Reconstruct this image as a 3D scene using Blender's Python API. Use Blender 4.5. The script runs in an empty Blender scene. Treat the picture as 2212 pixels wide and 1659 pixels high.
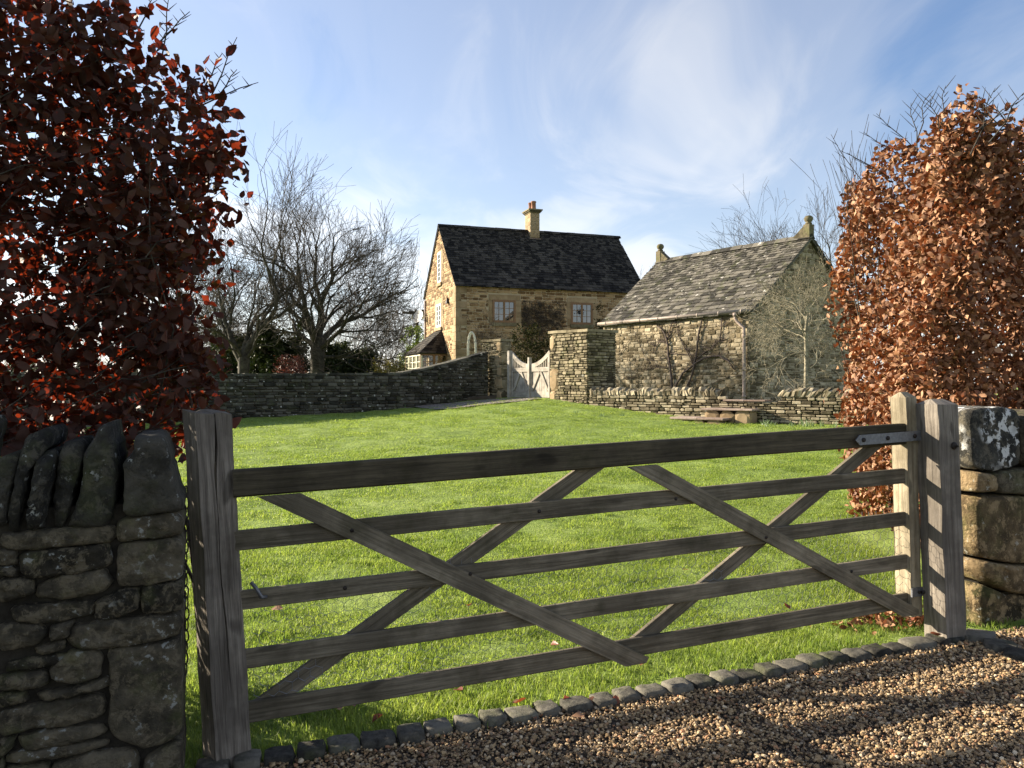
import bpy, math, random
import numpy as np
from mathutils import Vector, Matrix
R = math.radians
rnd = random.Random(7)
nrg = np.random.default_rng(11)
col = bpy.context.scene.collection
scene = bpy.context.scene

# ------------------------------------------------------------------ camera, sky, sun, exposure
CAMZ = 1.6
cam_d = bpy.data.cameras.new('camera'); cam = bpy.data.objects.new('camera', cam_d); col.objects.link(cam)
cam.location = (0, 0, CAMZ); cam.rotation_euler = (R(90), 0, 0)
cam_d.sensor_width = 36; cam_d.lens = 28.27; cam_d.clip_start = .05; cam_d.clip_end = 3000
scene.camera = cam
SUN_AZ = 67.0      # degrees left of the view direction
SUN_EL = 20.0
w = bpy.data.worlds.new('World'); scene.world = w; w.use_nodes = True
sun_d = bpy.data.lights.new('sun', 'SUN'); sun_o = bpy.data.objects.new('sun', sun_d); col.objects.link(sun_o)
sun_d.energy = 5.0; sun_d.angle = R(.5); sun_d.color = (1.0, .87, .68)
sv = Vector((-math.sin(R(SUN_AZ))*math.cos(R(SUN_EL)), math.cos(R(SUN_AZ))*math.cos(R(SUN_EL)), math.sin(R(SUN_EL))))
sun_o.rotation_euler = sv.to_track_quat('Z', 'Y').to_euler(); sun_o.location = sv*60
scene.view_settings.view_transform = 'Standard'; scene.view_settings.look = 'None'
scene.view_settings.exposure = 1.7; scene.view_settings.gamma = 1; scene.view_settings.use_curve_mapping = False
scene.render.engine = 'CYCLES'
scene.cycles.max_bounces = 8; scene.cycles.transparent_max_bounces = 8
try: scene.cycles.use_denoising = True
except Exception: pass

class N:
    """small helper to wire shader nodes"""
    def __init__(s, tree): s.t = tree
    def new(s, typ, **kw):
        n = s.t.nodes.new(typ)
        for k, v in kw.items(): setattr(n, k, v)
        return n
    def put(s, sock, v):
        if isinstance(v, bpy.types.NodeSocket): s.t.links.new(v, sock)
        elif isinstance(v, (tuple, list)):
            sock.default_value = tuple(v) if len(v) != 3 or sock.type != 'RGBA' else (*v, 1)
        else: sock.default_value = v
    def math(s, op, a, b=0., c=None, clamp=False):
        n = s.new('ShaderNodeMath', operation=op, use_clamp=clamp); s.put(n.inputs[0], a); s.put(n.inputs[1], b)
        if c is not None: s.put(n.inputs[2], c)
        return n.outputs[0]
    def noise(s, vec, scale, detail=3, rough=.55, dist=0., out='Fac'):
        n = s.new('ShaderNodeTexNoise'); s.put(n.inputs['Scale'], scale); n.inputs['Detail'].default_value = detail
        n.inputs['Roughness'].default_value = rough; n.inputs['Distortion'].default_value = dist
        if vec is not None: s.put(n.inputs['Vector'], vec)
        return n.outputs[out]
    def ramp(s, fac, stops, interp='LINEAR'):
        n = s.new('ShaderNodeValToRGB'); cr = n.color_ramp; cr.interpolation = interp
        while len(cr.elements) < len(stops): cr.elements.new(.5)
        for e, (p, c) in zip(cr.elements, stops):
            e.position = p; e.color = (*c, 1) if not isinstance(c, (int, float)) else (c, c, c, 1)
        s.put(n.inputs[0], fac); return n.outputs[0]
    def mix(s, f, a, b, mode='MIX'):
        n = s.new('ShaderNodeMix', data_type='RGBA', blend_type=mode); s.put(n.inputs[0], f); s.put(n.inputs[6], a); s.put(n.inputs[7], b)
        return n.outputs[2]
    def vscale(s, vec, v):
        n = s.new('ShaderNodeVectorMath', operation='MULTIPLY'); s.put(n.inputs[0], vec); s.put(n.inputs[1], v); return n.outputs[0]
    def vadd(s, a, b):
        n = s.new('ShaderNodeVectorMath', operation='ADD'); s.put(n.inputs[0], a); s.put(n.inputs[1], b); return n.outputs[0]
    def bump(s, h, strength=.5, dist=.01):
        n = s.new('ShaderNodeBump'); s.put(n.inputs['Height'], h); n.inputs['Strength'].default_value = strength; n.inputs['Distance'].default_value = dist
        return n.outputs[0]

# sky with thin cirrus
wt = w.node_tree; wt.nodes.clear(); k = N(wt)
sky = k.new('ShaderNodeTexSky', sky_type='NISHITA'); sky.sun_disc = False
sky.sun_elevation = R(SUN_EL); sky.sun_rotation = R(-SUN_AZ); sky.air_density = 1.15; sky.dust_density = .5; sky.ozone_density = 2.4
tc = k.new('ShaderNodeTexCoord'); sp = k.new('ShaderNodeSeparateXYZ'); k.put(sp.inputs[0], tc.outputs['Generated'])
zz = k.math('ADD', k.math('MAXIMUM', sp.outputs[2], 0.), .16)
cx = k.math('DIVIDE', sp.outputs[0], zz); cy = k.math('DIVIDE', sp.outputs[1], zz)
cb = k.new('ShaderNodeCombineXYZ'); k.put(cb.inputs[0], cx); k.put(cb.inputs[1], cy)
mp = k.new('ShaderNodeMapping'); mp.inputs['Rotation'].default_value = (0, 0, R(-38)); mp.inputs['Scale'].default_value = (1.0, .42, 1); mp.inputs['Location'].default_value = (2.3, .7, 0)
k.put(mp.inputs[0], cb.outputs[0])
warp = k.noise(mp.outputs[0], 1.2, 2, .5, 0, 'Color')
v2 = k.vadd(mp.outputs[0], k.vscale(warp, (.9, .9, 0)))
n1 = k.noise(v2, .62, 5, .55, .3)
n2 = k.noise(v2, 2.6, 6, .62, .5)
cl = k.math('ADD', k.math('MULTIPLY', n1, .8), k.math('MULTIPLY', n2, .24))
cf = k.ramp(cl, [(.38, .02), (.49, .26), (.60, .66), (.73, .92)], 'EASE')
left = k.ramp(sp.outputs[2], [(0., .60), (.15, .30), (.35, 0.)])       # pale veil low over the horizon
cf2 = k.math('MAXIMUM', cf, left)
SKY_S = .055
bg = k.new('ShaderNodeBackground'); bg.inputs['Strength'].default_value = SKY_S
skyt = k.mix(1., sky.outputs[0], (.96, .98, 1.12), 'MULTIPLY')
lum = k.new('ShaderNodeRGBToBW'); k.put(lum.inputs[0], sky.outputs[0])
cloudcol = k.mix(1., k.mix(.45, (1.0, 1.01, 1.04), (1.0, 1.0, 1.0)), k.math('ADD', k.math('MULTIPLY', lum.outputs[0], .88), 3.6), 'MULTIPLY')
k.put(bg.inputs[0], k.mix(cf2, skyt, cloudcol))
wo = k.new('ShaderNodeOutputWorld'); wt.links.new(bg.outputs[0], wo.inputs[0])

# ------------------------------------------------------------------ helpers
F = 1737.1; CX = 1106.; CY = 829.5
def at(px, py, Y): return np.array(((px-CX)/F*Y, Y, CAMZ-(py-CY)/F*Y))
def v3(*a): return np.array(a, float)
def unit(a): a = np.asarray(a, float); return a/np.linalg.norm(a)
UZ = v3(0, 0, 1)

class MB:
    def __init__(s): s.v = []; s.f = []; s.n = 0; s.uv = []; s.hasuv = False
    def add(s, verts, faces, uvs=None):
        verts = np.asarray(verts, float).reshape(-1, 3)
        s.v.append(verts); b = s.n
        s.f.extend([tuple(i+b for i in f) for f in faces]); s.n += len(verts)
        if uvs is not None: s.hasuv = True; s.uv.extend(uvs)
        else: s.uv.extend([None]*len(faces))
        return s
    def box(s, c, ax, ay, az):
        """centre and three half-axis vectors"""
        c, ax, ay, az = map(lambda q: np.asarray(q, float), (c, ax, ay, az))
        vs = [c+i*ax+j*ay+l*az for i in (-1, 1) for j in (-1, 1) for l in (-1, 1)]
        fs = [(0, 1, 3, 2), (4, 6, 7, 5), (0, 4, 5, 1), (2, 3, 7, 6), (0, 2, 6, 4), (1, 5, 7, 3)]
        if np.dot(np.cross(ax, ay), az) < 0: fs = [f[::-1] for f in fs]
        return s.add(vs, fs)
    def beam(s, p0, p1, side, up, wd, th, bev=.004, nseg=1, wob=0., seed=0):
        """wooden beam from p0 to p1; side=direction of thickness, up=direction of width; chamfered edges; grain uv"""
        p0 = np.asarray(p0, float); p1 = np.asarray(p1, float); L = np.linalg.norm(p1-p0)
        r = random.Random(seed*31+int(L*1000))
        a, b = wd/2, th/2
        prof = [(-a+bev, -b), (a-bev, -b), (a, -b+bev), (a, b-bev), (a-bev, b), (-a+bev, b), (-a, b-bev), (-a, -b+bev)]
        per = [0]
        for i in range(8):
            q0, q1 = prof[i], prof[(i+1) % 8]; per.append(per[-1]+math.hypot(q1[0]-q0[0], q1[1]-q0[1]))
        vs = []
        off = r.random()*50
        for j in range(nseg+1):
            t = j/nseg; c = p0+(p1-p0)*t
            dw = wob*math.sin(t*5+off); dw2 = wob*.7*math.sin(t*11+off*2)
            for (x, y) in prof:
                vs.append(c+up*(x*(1+.02*math.sin(t*9+off))+dw)+side*(y+dw2*.5+(r.random()-.5)*wob*.3))
        fs = []; uv = []
        for j in range(nseg):
            for i in range(8):
                i2 = (i+1) % 8
                fs.append((j*8+i, j*8+i2, j*8+8+i2, j*8+8+i))
                x0, x1 = off+L*j/nseg, off+L*(j+1)/nseg
                uv.append(((x0, per[i]), (x0, per[i+1]), (x1, per[i+1]), (x1, per[i])))
        fs.append(tuple(range(8))[::-1]); uv.append(tuple((off+prof[i][1]*.2, prof[i][0]) for i in range(8))[::-1])
        e = nseg*8; fs.append(tuple(e+i for i in range(8))); uv.append(tuple((off+prof[i][1]*.2, prof[i][0]) for i in range(8)))
        ax = unit(p1-p0)
        if np.dot(np.cross(up, side), ax) < 0:
            fs = [f[::-1] for f in fs]; uv = [q[::-1] for q in uv]
        return s.add(vs, fs, uv)
    def tube(s, pts, rad, n=8, cap=True, closed=False):
        pts = [np.asarray(p, float) for p in pts]; m = len(pts)
        if not hasattr(rad, '__len__'): rad = [rad]*m
        vs = []; prev = None
        for i, p in enumerate(pts):
            if closed: t = pts[(i+1) % m]-pts[i-1]
            else: t = pts[min(i+1, m-1)]-pts[max(i-1, 0)]
            t = unit(t+1e-12)
            ref = prev if prev is not None else (v3(0, 0, 1) if abs(t[2]) < .9 else v3(1, 0, 0))
            a = ref-t*np.dot(ref, t); a = unit(a); b = np.cross(t, a); prev = a
            for j in range(n):
                q = 2*math.pi*j/n; vs.append(p+(a*math.cos(q)+b*math.sin(q))*rad[i])
        fs = []
        for i in range(m if closed else m-1):
            for j in range(n):
                i2 = (i+1) % m
                fs.append((i*n+j, i*n+(j+1) % n, i2*n+(j+1) % n, i2*n+j))
        if cap and not closed:
            fs.append(tuple(range(n))[::-1]); fs.append(tuple((m-1)*n+j for j in range(n)))
        return s.add(vs, fs)
    def lathe(s, c, prof, n=16):
        c = np.asarray(c, float); vs = []; fs = []
        for (r, z) in prof:
            for j in range(n): vs.append(c+v3(r*math.cos(2*math.pi*j/n), r*math.sin(2*math.pi*j/n), z))
        for i in range(len(prof)-1):
            for j in range(n): fs.append((i*n+j, i*n+(j+1) % n, (i+1)*n+(j+1) % n, (i+1)*n+j))
        fs.append(tuple(range(n))[::-1]); fs.append(tuple((len(prof)-1)*n+j for j in range(n)))
        return s.add(vs, fs)
    def mesh(s, name, smooth=False, origin=None):
        me = bpy.data.meshes.new(name)
        V = np.concatenate(s.v) if s.v else np.zeros((0, 3))
        if origin is not None: V = V-np.asarray(origin)
        me.from_pydata(V.tolist(), [], s.f)
        if s.hasuv:
            uvl = me.uv_layers.new(name='grain'); k2 = 0
            for f, u in zip(s.f, s.uv):
                for i in range(len(f)):
                    if u is not None: uvl.data[k2].uv = u[i]
                    k2 += 1
        if smooth: me.shade_smooth()
        me.update(); return me

def wloc(p):
    l = Vector((0, 0, 0))
    while p is not None: l += p.location; p = p.parent
    return l
def obj(name, mb, mat, parent=None, smooth=False, kind=None, label=None):
    me = mb.mesh(name, smooth, origin=tuple(wloc(parent)) if parent else None)
    if mat: me.materials.append(mat)
    o = bpy.data.objects.new(name, me); col.objects.link(o)
    if parent: o.parent = parent
    if kind: o['kind'] = kind
    if label: o['label'] = label
    return o
def thing(name, label, cat, loc, group=None):
    o = bpy.data.objects.new(name, None); col.objects.link(o); o.location = tuple(loc); o.empty_display_size = .1
    o['label'] = label; o['category'] = cat
    if group: o['group'] = group
    return o
def tag(o, label, cat, group=None):
    o['label'] = label; o['category'] = cat
    if group: o['group'] = group
    return o
def fast_mesh(name, V, T, origin=None):
    """V (n,3), T (m,3) triangles via numpy"""
    me = bpy.data.meshes.new(name)
    if origin is not None: V = V-np.asarray(origin)[None]
    me.vertices.add(len(V)); me.vertices.foreach_set('co', np.ascontiguousarray(V, dtype=np.float32).ravel())
    me.loops.add(len(T)*3); me.loops.foreach_set('vertex_index', np.ascontiguousarray(T, dtype=np.int32).ravel())
    me.polygons.add(len(T)); me.polygons.foreach_set('loop_start', np.arange(0, len(T)*3, 3, dtype=np.int32))
    me.polygons.foreach_set('loop_total', np.full(len(T), 3, dtype=np.int32))
    me.update(calc_edges=True); return me
def link_mesh(name, me, mat, parent=None, kind=None):
    if mat: me.materials.append(mat)
    o = bpy.data.objects.new(name, me); col.objects.link(o)
    if parent: o.parent = parent
    if kind: o['kind'] = kind
    return o

# ------------------------------------------------------------------ materials
def new_mat(name):
    m = bpy.data.materials.new(name); m.use_nodes = True; m.node_tree.nodes.clear(); return m, N(m.node_tree)
def finish(m, k, color, rough=.8, normal=None, spec=.3, metal=0.):
    b = k.new('ShaderNodeBsdfPrincipled'); k.put(b.inputs['Base Color'], color); k.put(b.inputs['Roughness'], rough)
    b.inputs['Specular IOR Level'].default_value = spec; k.put(b.inputs['Metallic'], metal)
    if normal is not None: k.put(b.inputs['Normal'], normal)
    o = k.new('ShaderNodeOutputMaterial'); k.t.links.new(b.outputs[0], o.inputs[0]); return m
def rand_id(k):
    g = k.new('ShaderNodeNewGeometry'); oi = k.new('ShaderNodeObjectInfo')
    return k.math('FRACT', k.math('ADD', k.math('MULTIPLY', g.outputs['Random Per Island'], 7.31), k.math('MULTIPLY', oi.outputs['Random'], 5.17))), g.outputs['Position']
def stone_mat(name, dark, mid, light, scale=6., lichen=0., lichen_scale=14., lichcol=(.55, .56, .50), moss=0., bump=.6, bdist=.012, rough=.9, var=.5, dirt=.35, dirt_scale=1.3, mosscol=(.10, .12, .03), blotch=None, lth=.60):
    m, k = new_mat(name); rid, pos = rand_id(k)
    offs = k.new('ShaderNodeCombineXYZ'); k.put(offs.inputs[0], k.math('MULTIPLY', rid, 37.))
    p = k.vadd(pos, offs.outputs[0])
    n = k.noise(p, scale, 6, .65)
    f = k.math('ADD', k.math('MULTIPLY', n, 1.1), k.math('MULTIPLY', k.math('SUBTRACT', rid, .5), var))
    c = k.ramp(f, [(.25, dark), (.5, mid), (.78, light)])
    big = k.noise(pos, dirt_scale, 4, .6)
    c = k.mix(k.ramp(big, [(.42, 0.), (.66, dirt)]), c, tuple(x*.35 for x in dark), 'MIX')
    if blotch: c = k.mix(k.ramp(k.noise(p, scale*1.6, 5, .75, .4), [(.50, 0.), (.58, .75)]), c, blotch)
    if moss: c = k.mix(k.ramp(k.noise(pos, 3.3, 5, .7), [(.52, 0.), (.66, moss)]), c, mosscol)
    if lichen:
        ln = k.noise(p, lichen_scale, 4, .62); big2 = k.noise(p, lichen_scale*.22, 2, .5)
        lf = k.math('MULTIPLY', k.ramp(ln, [(lth, 0.), (lth+.045, 1.)]), k.ramp(big2, [(.50 if lth > .55 else .40, 0.), (.60 if lth > .55 else .5, 1.)]))
        c = k.mix(k.math('MULTIPLY', lf, lichen), c, lichcol)
    fine = k.noise(p, scale*7, 6, .7)
    h = k.math('ADD', k.math('MULTIPLY', n, 1.2), k.math('MULTIPLY', fine, .6))
    return finish(m, k, c, rough, k.bump(h, bump, bdist), .2)

M = {}
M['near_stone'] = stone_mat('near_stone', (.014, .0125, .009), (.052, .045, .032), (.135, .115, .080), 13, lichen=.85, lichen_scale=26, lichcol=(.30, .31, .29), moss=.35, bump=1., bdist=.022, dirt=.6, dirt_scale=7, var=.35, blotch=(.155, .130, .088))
M['coping_stone'] = stone_mat('coping_stone', (.015, .0145, .013), (.038, .036, .030), (.080, .074, .060), 11, lichen=.9, lichen_scale=30, lichcol=(.30, .31, .29), moss=.25, bump=1., bdist=.022, dirt=.6, dirt_scale=8, var=.35, blotch=(.085, .078, .062))
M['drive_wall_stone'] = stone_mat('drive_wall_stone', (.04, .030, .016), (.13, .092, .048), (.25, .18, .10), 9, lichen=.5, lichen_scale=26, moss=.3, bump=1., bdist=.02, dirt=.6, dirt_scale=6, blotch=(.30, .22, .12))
M['lichen_stone'] = stone_mat('lichen_stone', (.025, .025, .023), (.065, .062, .052), (.12, .115, .095), 9, lichen=1., lichen_scale=17, lichcol=(.62, .62, .60), bump=1., bdist=.02, dirt=.5, dirt_scale=4, lth=.50, blotch=(.13, .115, .085))
M['mortar_dark'] = stone_mat('mortar_dark', (.012, .010, .008), (.03, .026, .02), (.05, .045, .035), 20, bump=.8)
M['mortar_mid'] = stone_mat('mortar_mid', (.035, .03, .02), (.075, .064, .045), (.12, .10, .07), 14, bump=.8)
M['sett'] = stone_mat('sett', (.022, .021, .018), (.068, .064, .054), (.15, .14, .115), 26, bump=.8, bdist=.008, moss=.3, dirt=.5, dirt_scale=4)
M['dry_stone'] = stone_mat('dry_stone', (.07, .065, .05), (.20, .185, .145), (.36, .33, .26), 5, lichen=.6, lichen_scale=9, moss=.2, var=.75)
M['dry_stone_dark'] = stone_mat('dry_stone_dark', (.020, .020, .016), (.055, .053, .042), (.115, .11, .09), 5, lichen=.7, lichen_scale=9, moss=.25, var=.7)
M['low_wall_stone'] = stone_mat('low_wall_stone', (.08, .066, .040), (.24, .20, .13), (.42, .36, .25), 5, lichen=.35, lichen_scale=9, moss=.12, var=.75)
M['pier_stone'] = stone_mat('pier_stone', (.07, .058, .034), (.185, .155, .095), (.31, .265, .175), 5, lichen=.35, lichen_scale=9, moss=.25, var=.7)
M['cottage_stone'] = stone_mat('cottage_stone', (.125, .076, .036), (.275, .182, .094), (.42, .30, .17), 5, var=.8, dirt=.25, dirt_scale=.5)
M['cottage_mortar'] = stone_mat('cottage_mortar', (.24, .19, .12), (.33, .27, .175), (.42, .35, .235), 8, dirt=.2)
M['ashlar'] = stone_mat('ashlar', (.21, .150, .082), (.30, .222, .13), (.38, .29, .18), 3, dirt=.25, var=.35)
M['barn_stone'] = stone_mat('barn_stone', (.10, .078, .042), (.27, .215, .13), (.43, .365, .25), 4, lichen=.4, lichen_scale=7, var=.8, dirt=.5, dirt_scale=1.0)
M['barn_mortar'] = stone_mat('barn_mortar', (.18, .145, .09), (.28, .235, .155), (.36, .31, .215), 7, dirt=.4)
M['roof_dark'] = stone_mat('roof_dark', (.010, .009, .008), (.031, .028, .024), (.070, .062, .050), 5, var=.8, dirt=.5, lichen=.4, lichen_scale=6, lichcol=(.16, .15, .13), bump=.5)
M['roof_barn'] = stone_mat('roof_barn', (.028, .026, .022), (.074, .069, .058), (.15, .138, .115), 5, var=.8, lichen=.85, lichen_scale=6.5, lichcol=(.50, .48, .43), moss=.3, dirt=.4)
M['finial'] = stone_mat('finial', (.06, .05, .03), (.14, .12, .072), (.24, .205, .13), 8, moss=.4)
M['terracotta'] = stone_mat('terracotta', (.20, .095, .06), (.30, .155, .10), (.38, .22, .16), 6, dirt=.3)
M['slab_cap'] = stone_mat('slab_cap', (.14, .10, .08), (.26, .19, .15), (.38, .30, .25), 6, dirt=.3)

def simple(name, c, rough=.6, spec=.3, metal=0., bump=0., nscale=30., var=.25):
    m, k = new_mat(name); g = k.new('ShaderNodeNewGeometry'); n = k.noise(g.outputs['Position'], nscale, 4, .6)
    cc = k.ramp(n, [(.3, tuple(x*(1-var) for x in c)), (.7, tuple(min(1, x*(1+var)) for x in c))])
    return finish(m, k, cc, rough, k.bump(n, bump, .005) if bump else None, spec, metal)
M['steel'] = simple('galvanised_steel', (.16, .165, .18), .5, .5, .6, .3, 60)
M['iron'] = simple('rusty_iron', (.035, .028, .024), .7, .4, .5, .4, 80)
M['gutter'] = simple('gutter_paint', (.24, .20, .165), .5)
M['pipe'] = simple('pipe_paint', (.30, .235, .20), .5)
M['white'] = simple('white_paint', (.70, .70, .66), .5)
M['cream'] = simple('cream_paint', (.72, .68, .52), .5)
M['brownwood'] = simple('window_wood', (.20, .115, .055), .55, bump=.2)
M['sillwood'] = simple('sill_wood', (.14, .085, .065), .6, bump=.2)
M['dish'] = simple('dish_grey', (.45, .45, .45), .5)
M['black'] = simple('black_metal', (.015, .015, .016), .5)
M['curtain'] = simple('pale_curtain', (.55, .50, .42), .8)
m, k = new_mat('window_glass'); M['glass'] = finish(m, k, (.012, .015, .018), .03, None, 1.); [n_ for n_ in m.node_tree.nodes if n_.type == 'BSDF_PRINCIPLED'][0].inputs['IOR'].default_value = 1.65
m, k = new_mat('clear_glass')
g_ = k.new('ShaderNodeBsdfGlossy'); g_.inputs['Roughness'].default_value = .03; t_ = k.new('ShaderNodeBsdfTransparent'); t_.inputs[0].default_value = (.9, .92, .92, 1)
mx = k.new('ShaderNodeMixShader'); fr = k.new('ShaderNodeFresnel'); fr.inputs[0].default_value = 1.5
k.put(mx.inputs[0], fr.outputs[0]); k.put(mx.inputs[1], t_.outputs[0]); k.put(mx.inputs[2], g_.outputs[0])
o_ = k.new('ShaderNodeOutputMaterial'); k.put(o_.inputs[0], mx.outputs[0]); M['clear_glass'] = m

def wood_mat(name, dark, light, moss=.3, bump=.5, mosscol=(.026, .026, .008)):
    m, k = new_mat(name); rid, pos = rand_id(k)
    uv = k.new('ShaderNodeUVMap', uv_map='grain')
    p = k.vscale(uv.outputs[0], (2.2, 55, 1)); gr = k.noise(p, 1., 6, .65, .3)
    p2 = k.vscale(uv.outputs[0], (9., 240, 1)); fine = k.noise(p2, 1., 4, .6)
    blot = k.noise(pos, 3.4, 4, .6); 
    f = k.math('ADD', k.math('MULTIPLY', gr, .7), k.math('ADD', k.math('MULTIPLY', fine, .25), k.math('MULTIPLY', k.math('SUBTRACT', rid, .5), .12)))
    c = k.ramp(f, [(.33, dark), (.62, light)])
    c = k.mix(k.ramp(blot, [(.40, .55), (.58, 0.)]), c, tuple(x*.6 for x in dark))
    c = k.mix(k.ramp(k.noise(pos, 5.5, 5, .7), [(.50, 0.), (.68, moss)]), c, mosscol)
    knots = k.noise(k.vscale(uv.outputs[0], (3.0, 9.0, 1)), 1.3, 1, .4)
    c = k.mix(k.ramp(knots, [(.70, 0.), (.75, .6)]), c, tuple(x*.4 for x in dark))
    h = k.math('ADD', gr, k.math('MULTIPLY', fine, .5))
    return finish(m, k, c, .85, k.bump(h, bump, .006), .2)
M['gate_wood'] = wood_mat('gate_wood', (.080, .067, .047), (.27, .232, .170), .4)
M['top_rail_wood'] = wood_mat('top_rail_wood', (.028, .023, .015), (.105, .088, .058), .5)
M['post_wood'] = wood_mat('post_wood', (.10, .085, .070), (.34, .30, .25), .12, .9)
M['stile_wood'] = wood_mat('stile_wood', (.16, .13, .085), (.44, .38, .27), .25, .7)
M['oak_pale'] = wood_mat('oak_pale', (.25, .225, .185), (.52, .48, .41), .1)
M['edging_wood'] = wood_mat('edging_wood', (.05, .04, .03), (.13, .11, .085), .3)

def leaf_mat(name, stops, trans, tfac=.45, rough=.45, spec=.4, patch=None):
    m, k = new_mat(name); rid, pos = rand_id(k)
    n = k.noise(pos, 22., 3, .6)
    f = k.math('ADD', k.math('MULTIPLY', rid, .75), k.math('MULTIPLY', n, .3))
    c = k.ramp(f, stops)
    if patch: c = k.mix(k.ramp(k.noise(k.vscale(pos, (1., 1.6, 1)), 1.5, 5, .7), [(.38, .55), (.62, 0.)]), c, patch)
    b = k.new('ShaderNodeBsdfPrincipled'); k.put(b.inputs['Base Color'], c); b.inputs['Roughness'].default_value = rough; b.inputs['Specular IOR Level'].default_value = spec
    t = k.new('ShaderNodeBsdfTranslucent'); k.put(t.inputs[0], k.mix(1., c, trans, 'MULTIPLY'))
    mx = k.new('ShaderNodeMixShader'); mx.inputs[0].default_value = tfac
    k.put(mx.inputs[1], b.outputs[0]); k.put(mx.inputs[2], t.outputs[0])
    o = k.new('ShaderNodeOutputMaterial'); k.put(o.inputs[0], mx.outputs[0]); return m
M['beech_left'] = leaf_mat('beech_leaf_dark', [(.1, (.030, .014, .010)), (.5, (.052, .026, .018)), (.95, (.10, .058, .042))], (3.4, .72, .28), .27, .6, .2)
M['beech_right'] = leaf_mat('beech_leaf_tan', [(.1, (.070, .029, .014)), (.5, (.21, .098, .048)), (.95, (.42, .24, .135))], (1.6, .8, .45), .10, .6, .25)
M['fallen'] = leaf_mat('fallen_leaf', [(.1, (.15, .05, .03)), (.5, (.26, .10, .055)), (.95, (.42, .26, .15))], (1.5, .7, .4), .2)
M['grass'] = leaf_mat('grass_blade', [(.1, (.140, .195, .036)), (.5, (.235, .305, .066)), (.85, (.36, .41, .12)), (1., (.50, .48, .25))], (1.45, 1.5, .85), .5, .5, .3, patch=(.085, .15, .030))
M['evergreen'] = leaf_mat('evergreen_leaf', [(.1, (.014, .022, .008)), (.5, (.028, .040, .014)), (.95, (.065, .075, .030))], (1.3, 1.4, .6), .12, .6, .2)
M['ivy'] = leaf_mat('ivy_leaf', [(.1, (.05, .085, .015)), (.5, (.11, .16, .03)), (.95, (.22, .26, .07))], (1.3, 1.4, .6), .25)
M['redbush'] = leaf_mat('red_bush_leaf', [(.1, (.05, .02, .015)), (.5, (.10, .04, .025)), (.95, (.16, .07, .05))], (1.6, .8, .5), .2)
M['yellowbush'] = leaf_mat('yellow_bush_leaf', [(.1, (.10, .09, .025)), (.5, (.19, .17, .05)), (.95, (.30, .26, .09))], (1.3, 1.2, .6), .25)
M['shoot'] = leaf_mat('bulb_shoot', [(.1, (.09, .14, .06)), (.5, (.16, .23, .11)), (.95, (.26, .32, .20))], (1.2, 1.3, .9), .3)
M['climber'] = leaf_mat('climber_leaf', [(.1, (.012, .018, .008)), (.5, (.03, .035, .014)), (.95, (.06, .05, .025))], (1.2, 1.2, .7), .15, .9, .05)
def bark(name, a, b, sc=14.):
    m, k = new_mat(name); g = k.new('ShaderNodeNewGeometry'); n = k.noise(g.outputs['Position'], sc, 4, .6)
    return finish(m, k, k.ramp(n, [(.35, a), (.65, b)]), .85, None, .2)
M['bark_dark'] = bark('bark_dark', (.020, .017, .012), (.07, .062, .045), 6.)
M['bark_twig'] = bark('bark_twig', (.035, .028, .022), (.085, .070, .055))
M['bark_pale'] = bark('bark_pale', (.13, .115, .078), (.31, .28, .20))
M['bark_thicket'] = bark('bark_thicket', (.07, .055, .05), (.15, .125, .11))
M['bark_hedge'] = bark('bark_hedge', (.025, .021, .018), (.085, .075, .06), 30.)
M['vine'] = bark('vine_bark', (.055, .042, .035), (.13, .10, .085))

# ------------------------------------------------------------------ ground shape
ctrl = np.array([(-1.1, 3.35, .0), (2.5, 4.63, .12), (0, 0, -.03), (3.2, 1, .06), (-3, 0, -.08), (-3.5, 3, -.06), (4.5, 5, .2), (0, 12, .46), (-5, 10, .32), (4, 11, .46),
    (-6.6, 19.5, .76), (-2.56, 21.6, .93), (-.77, 23.6, 1.16), (.3, 23, 1.22), (1.0, 21.5, 1.2), (1.92, 20.3, 1.08), (3.26, 19.25, .93), (5.07, 17.84, .75), (7.2, 16.2, .77), (10, 14, .75),
    (-16, 13, .5), (7.1, 24, .95), (0, 36, 1.15), (-8, 34, 1.0), (12, 32, 1.1), (-30, 40, .9), (30, 40, .9), (0, 60, 1.1), (-30, 0, -.3), (30, 0, .4), (0, -20, -.3), (-60, 60, .8), (60, 60, .8), (-60, -30, 0), (60, -30, 0)])
def _tps(r): return np.where(r > 0, r*r*np.log(r+1e-9), 0)
def _fit(c, lam=.3):
    n = len(c); K = _tps(np.linalg.norm(c[:, None, :2]-c[None, :, :2], axis=2))+lam*np.eye(n)
    P = np.c_[np.ones(n), c[:, :2]]; A = np.zeros((n+3, n+3)); A[:n, :n] = K; A[:n, n:] = P; A[n:, :n] = P.T
    return np.linalg.solve(A, np.r_[c[:, 2], 0, 0, 0])
_w = _fit(ctrl)
def GA(X, Y):
    X = np.clip(np.asarray(X, float), -70, 70); Y = np.clip(np.asarray(Y, float), -35, 70); sh = X.shape
    q = np.stack([X.ravel(), Y.ravel()], 1); r = np.linalg.norm(q[:, None]-ctrl[None, :, :2], axis=2)
    z = _tps(r)@_w[:-3]+_w[-3]+q@_w[-2:]
    return np.clip(z, -1.5, 1.30).reshape(sh)
def G(x, y): return float(GA(np.array([x]), np.array([y]))[0])
def ghit(px, py):
    """ground point seen at display pixel"""
    Y = 2.5
    dz = -(py-CY)/F; dx = (px-CX)/F
    prev = Y
    while Y < 60:
        if CAMZ+dz*Y < G(dx*Y, Y): break
        prev = Y; Y += .15
    return v3(dx*Y, Y, G(dx*Y, Y))

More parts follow.
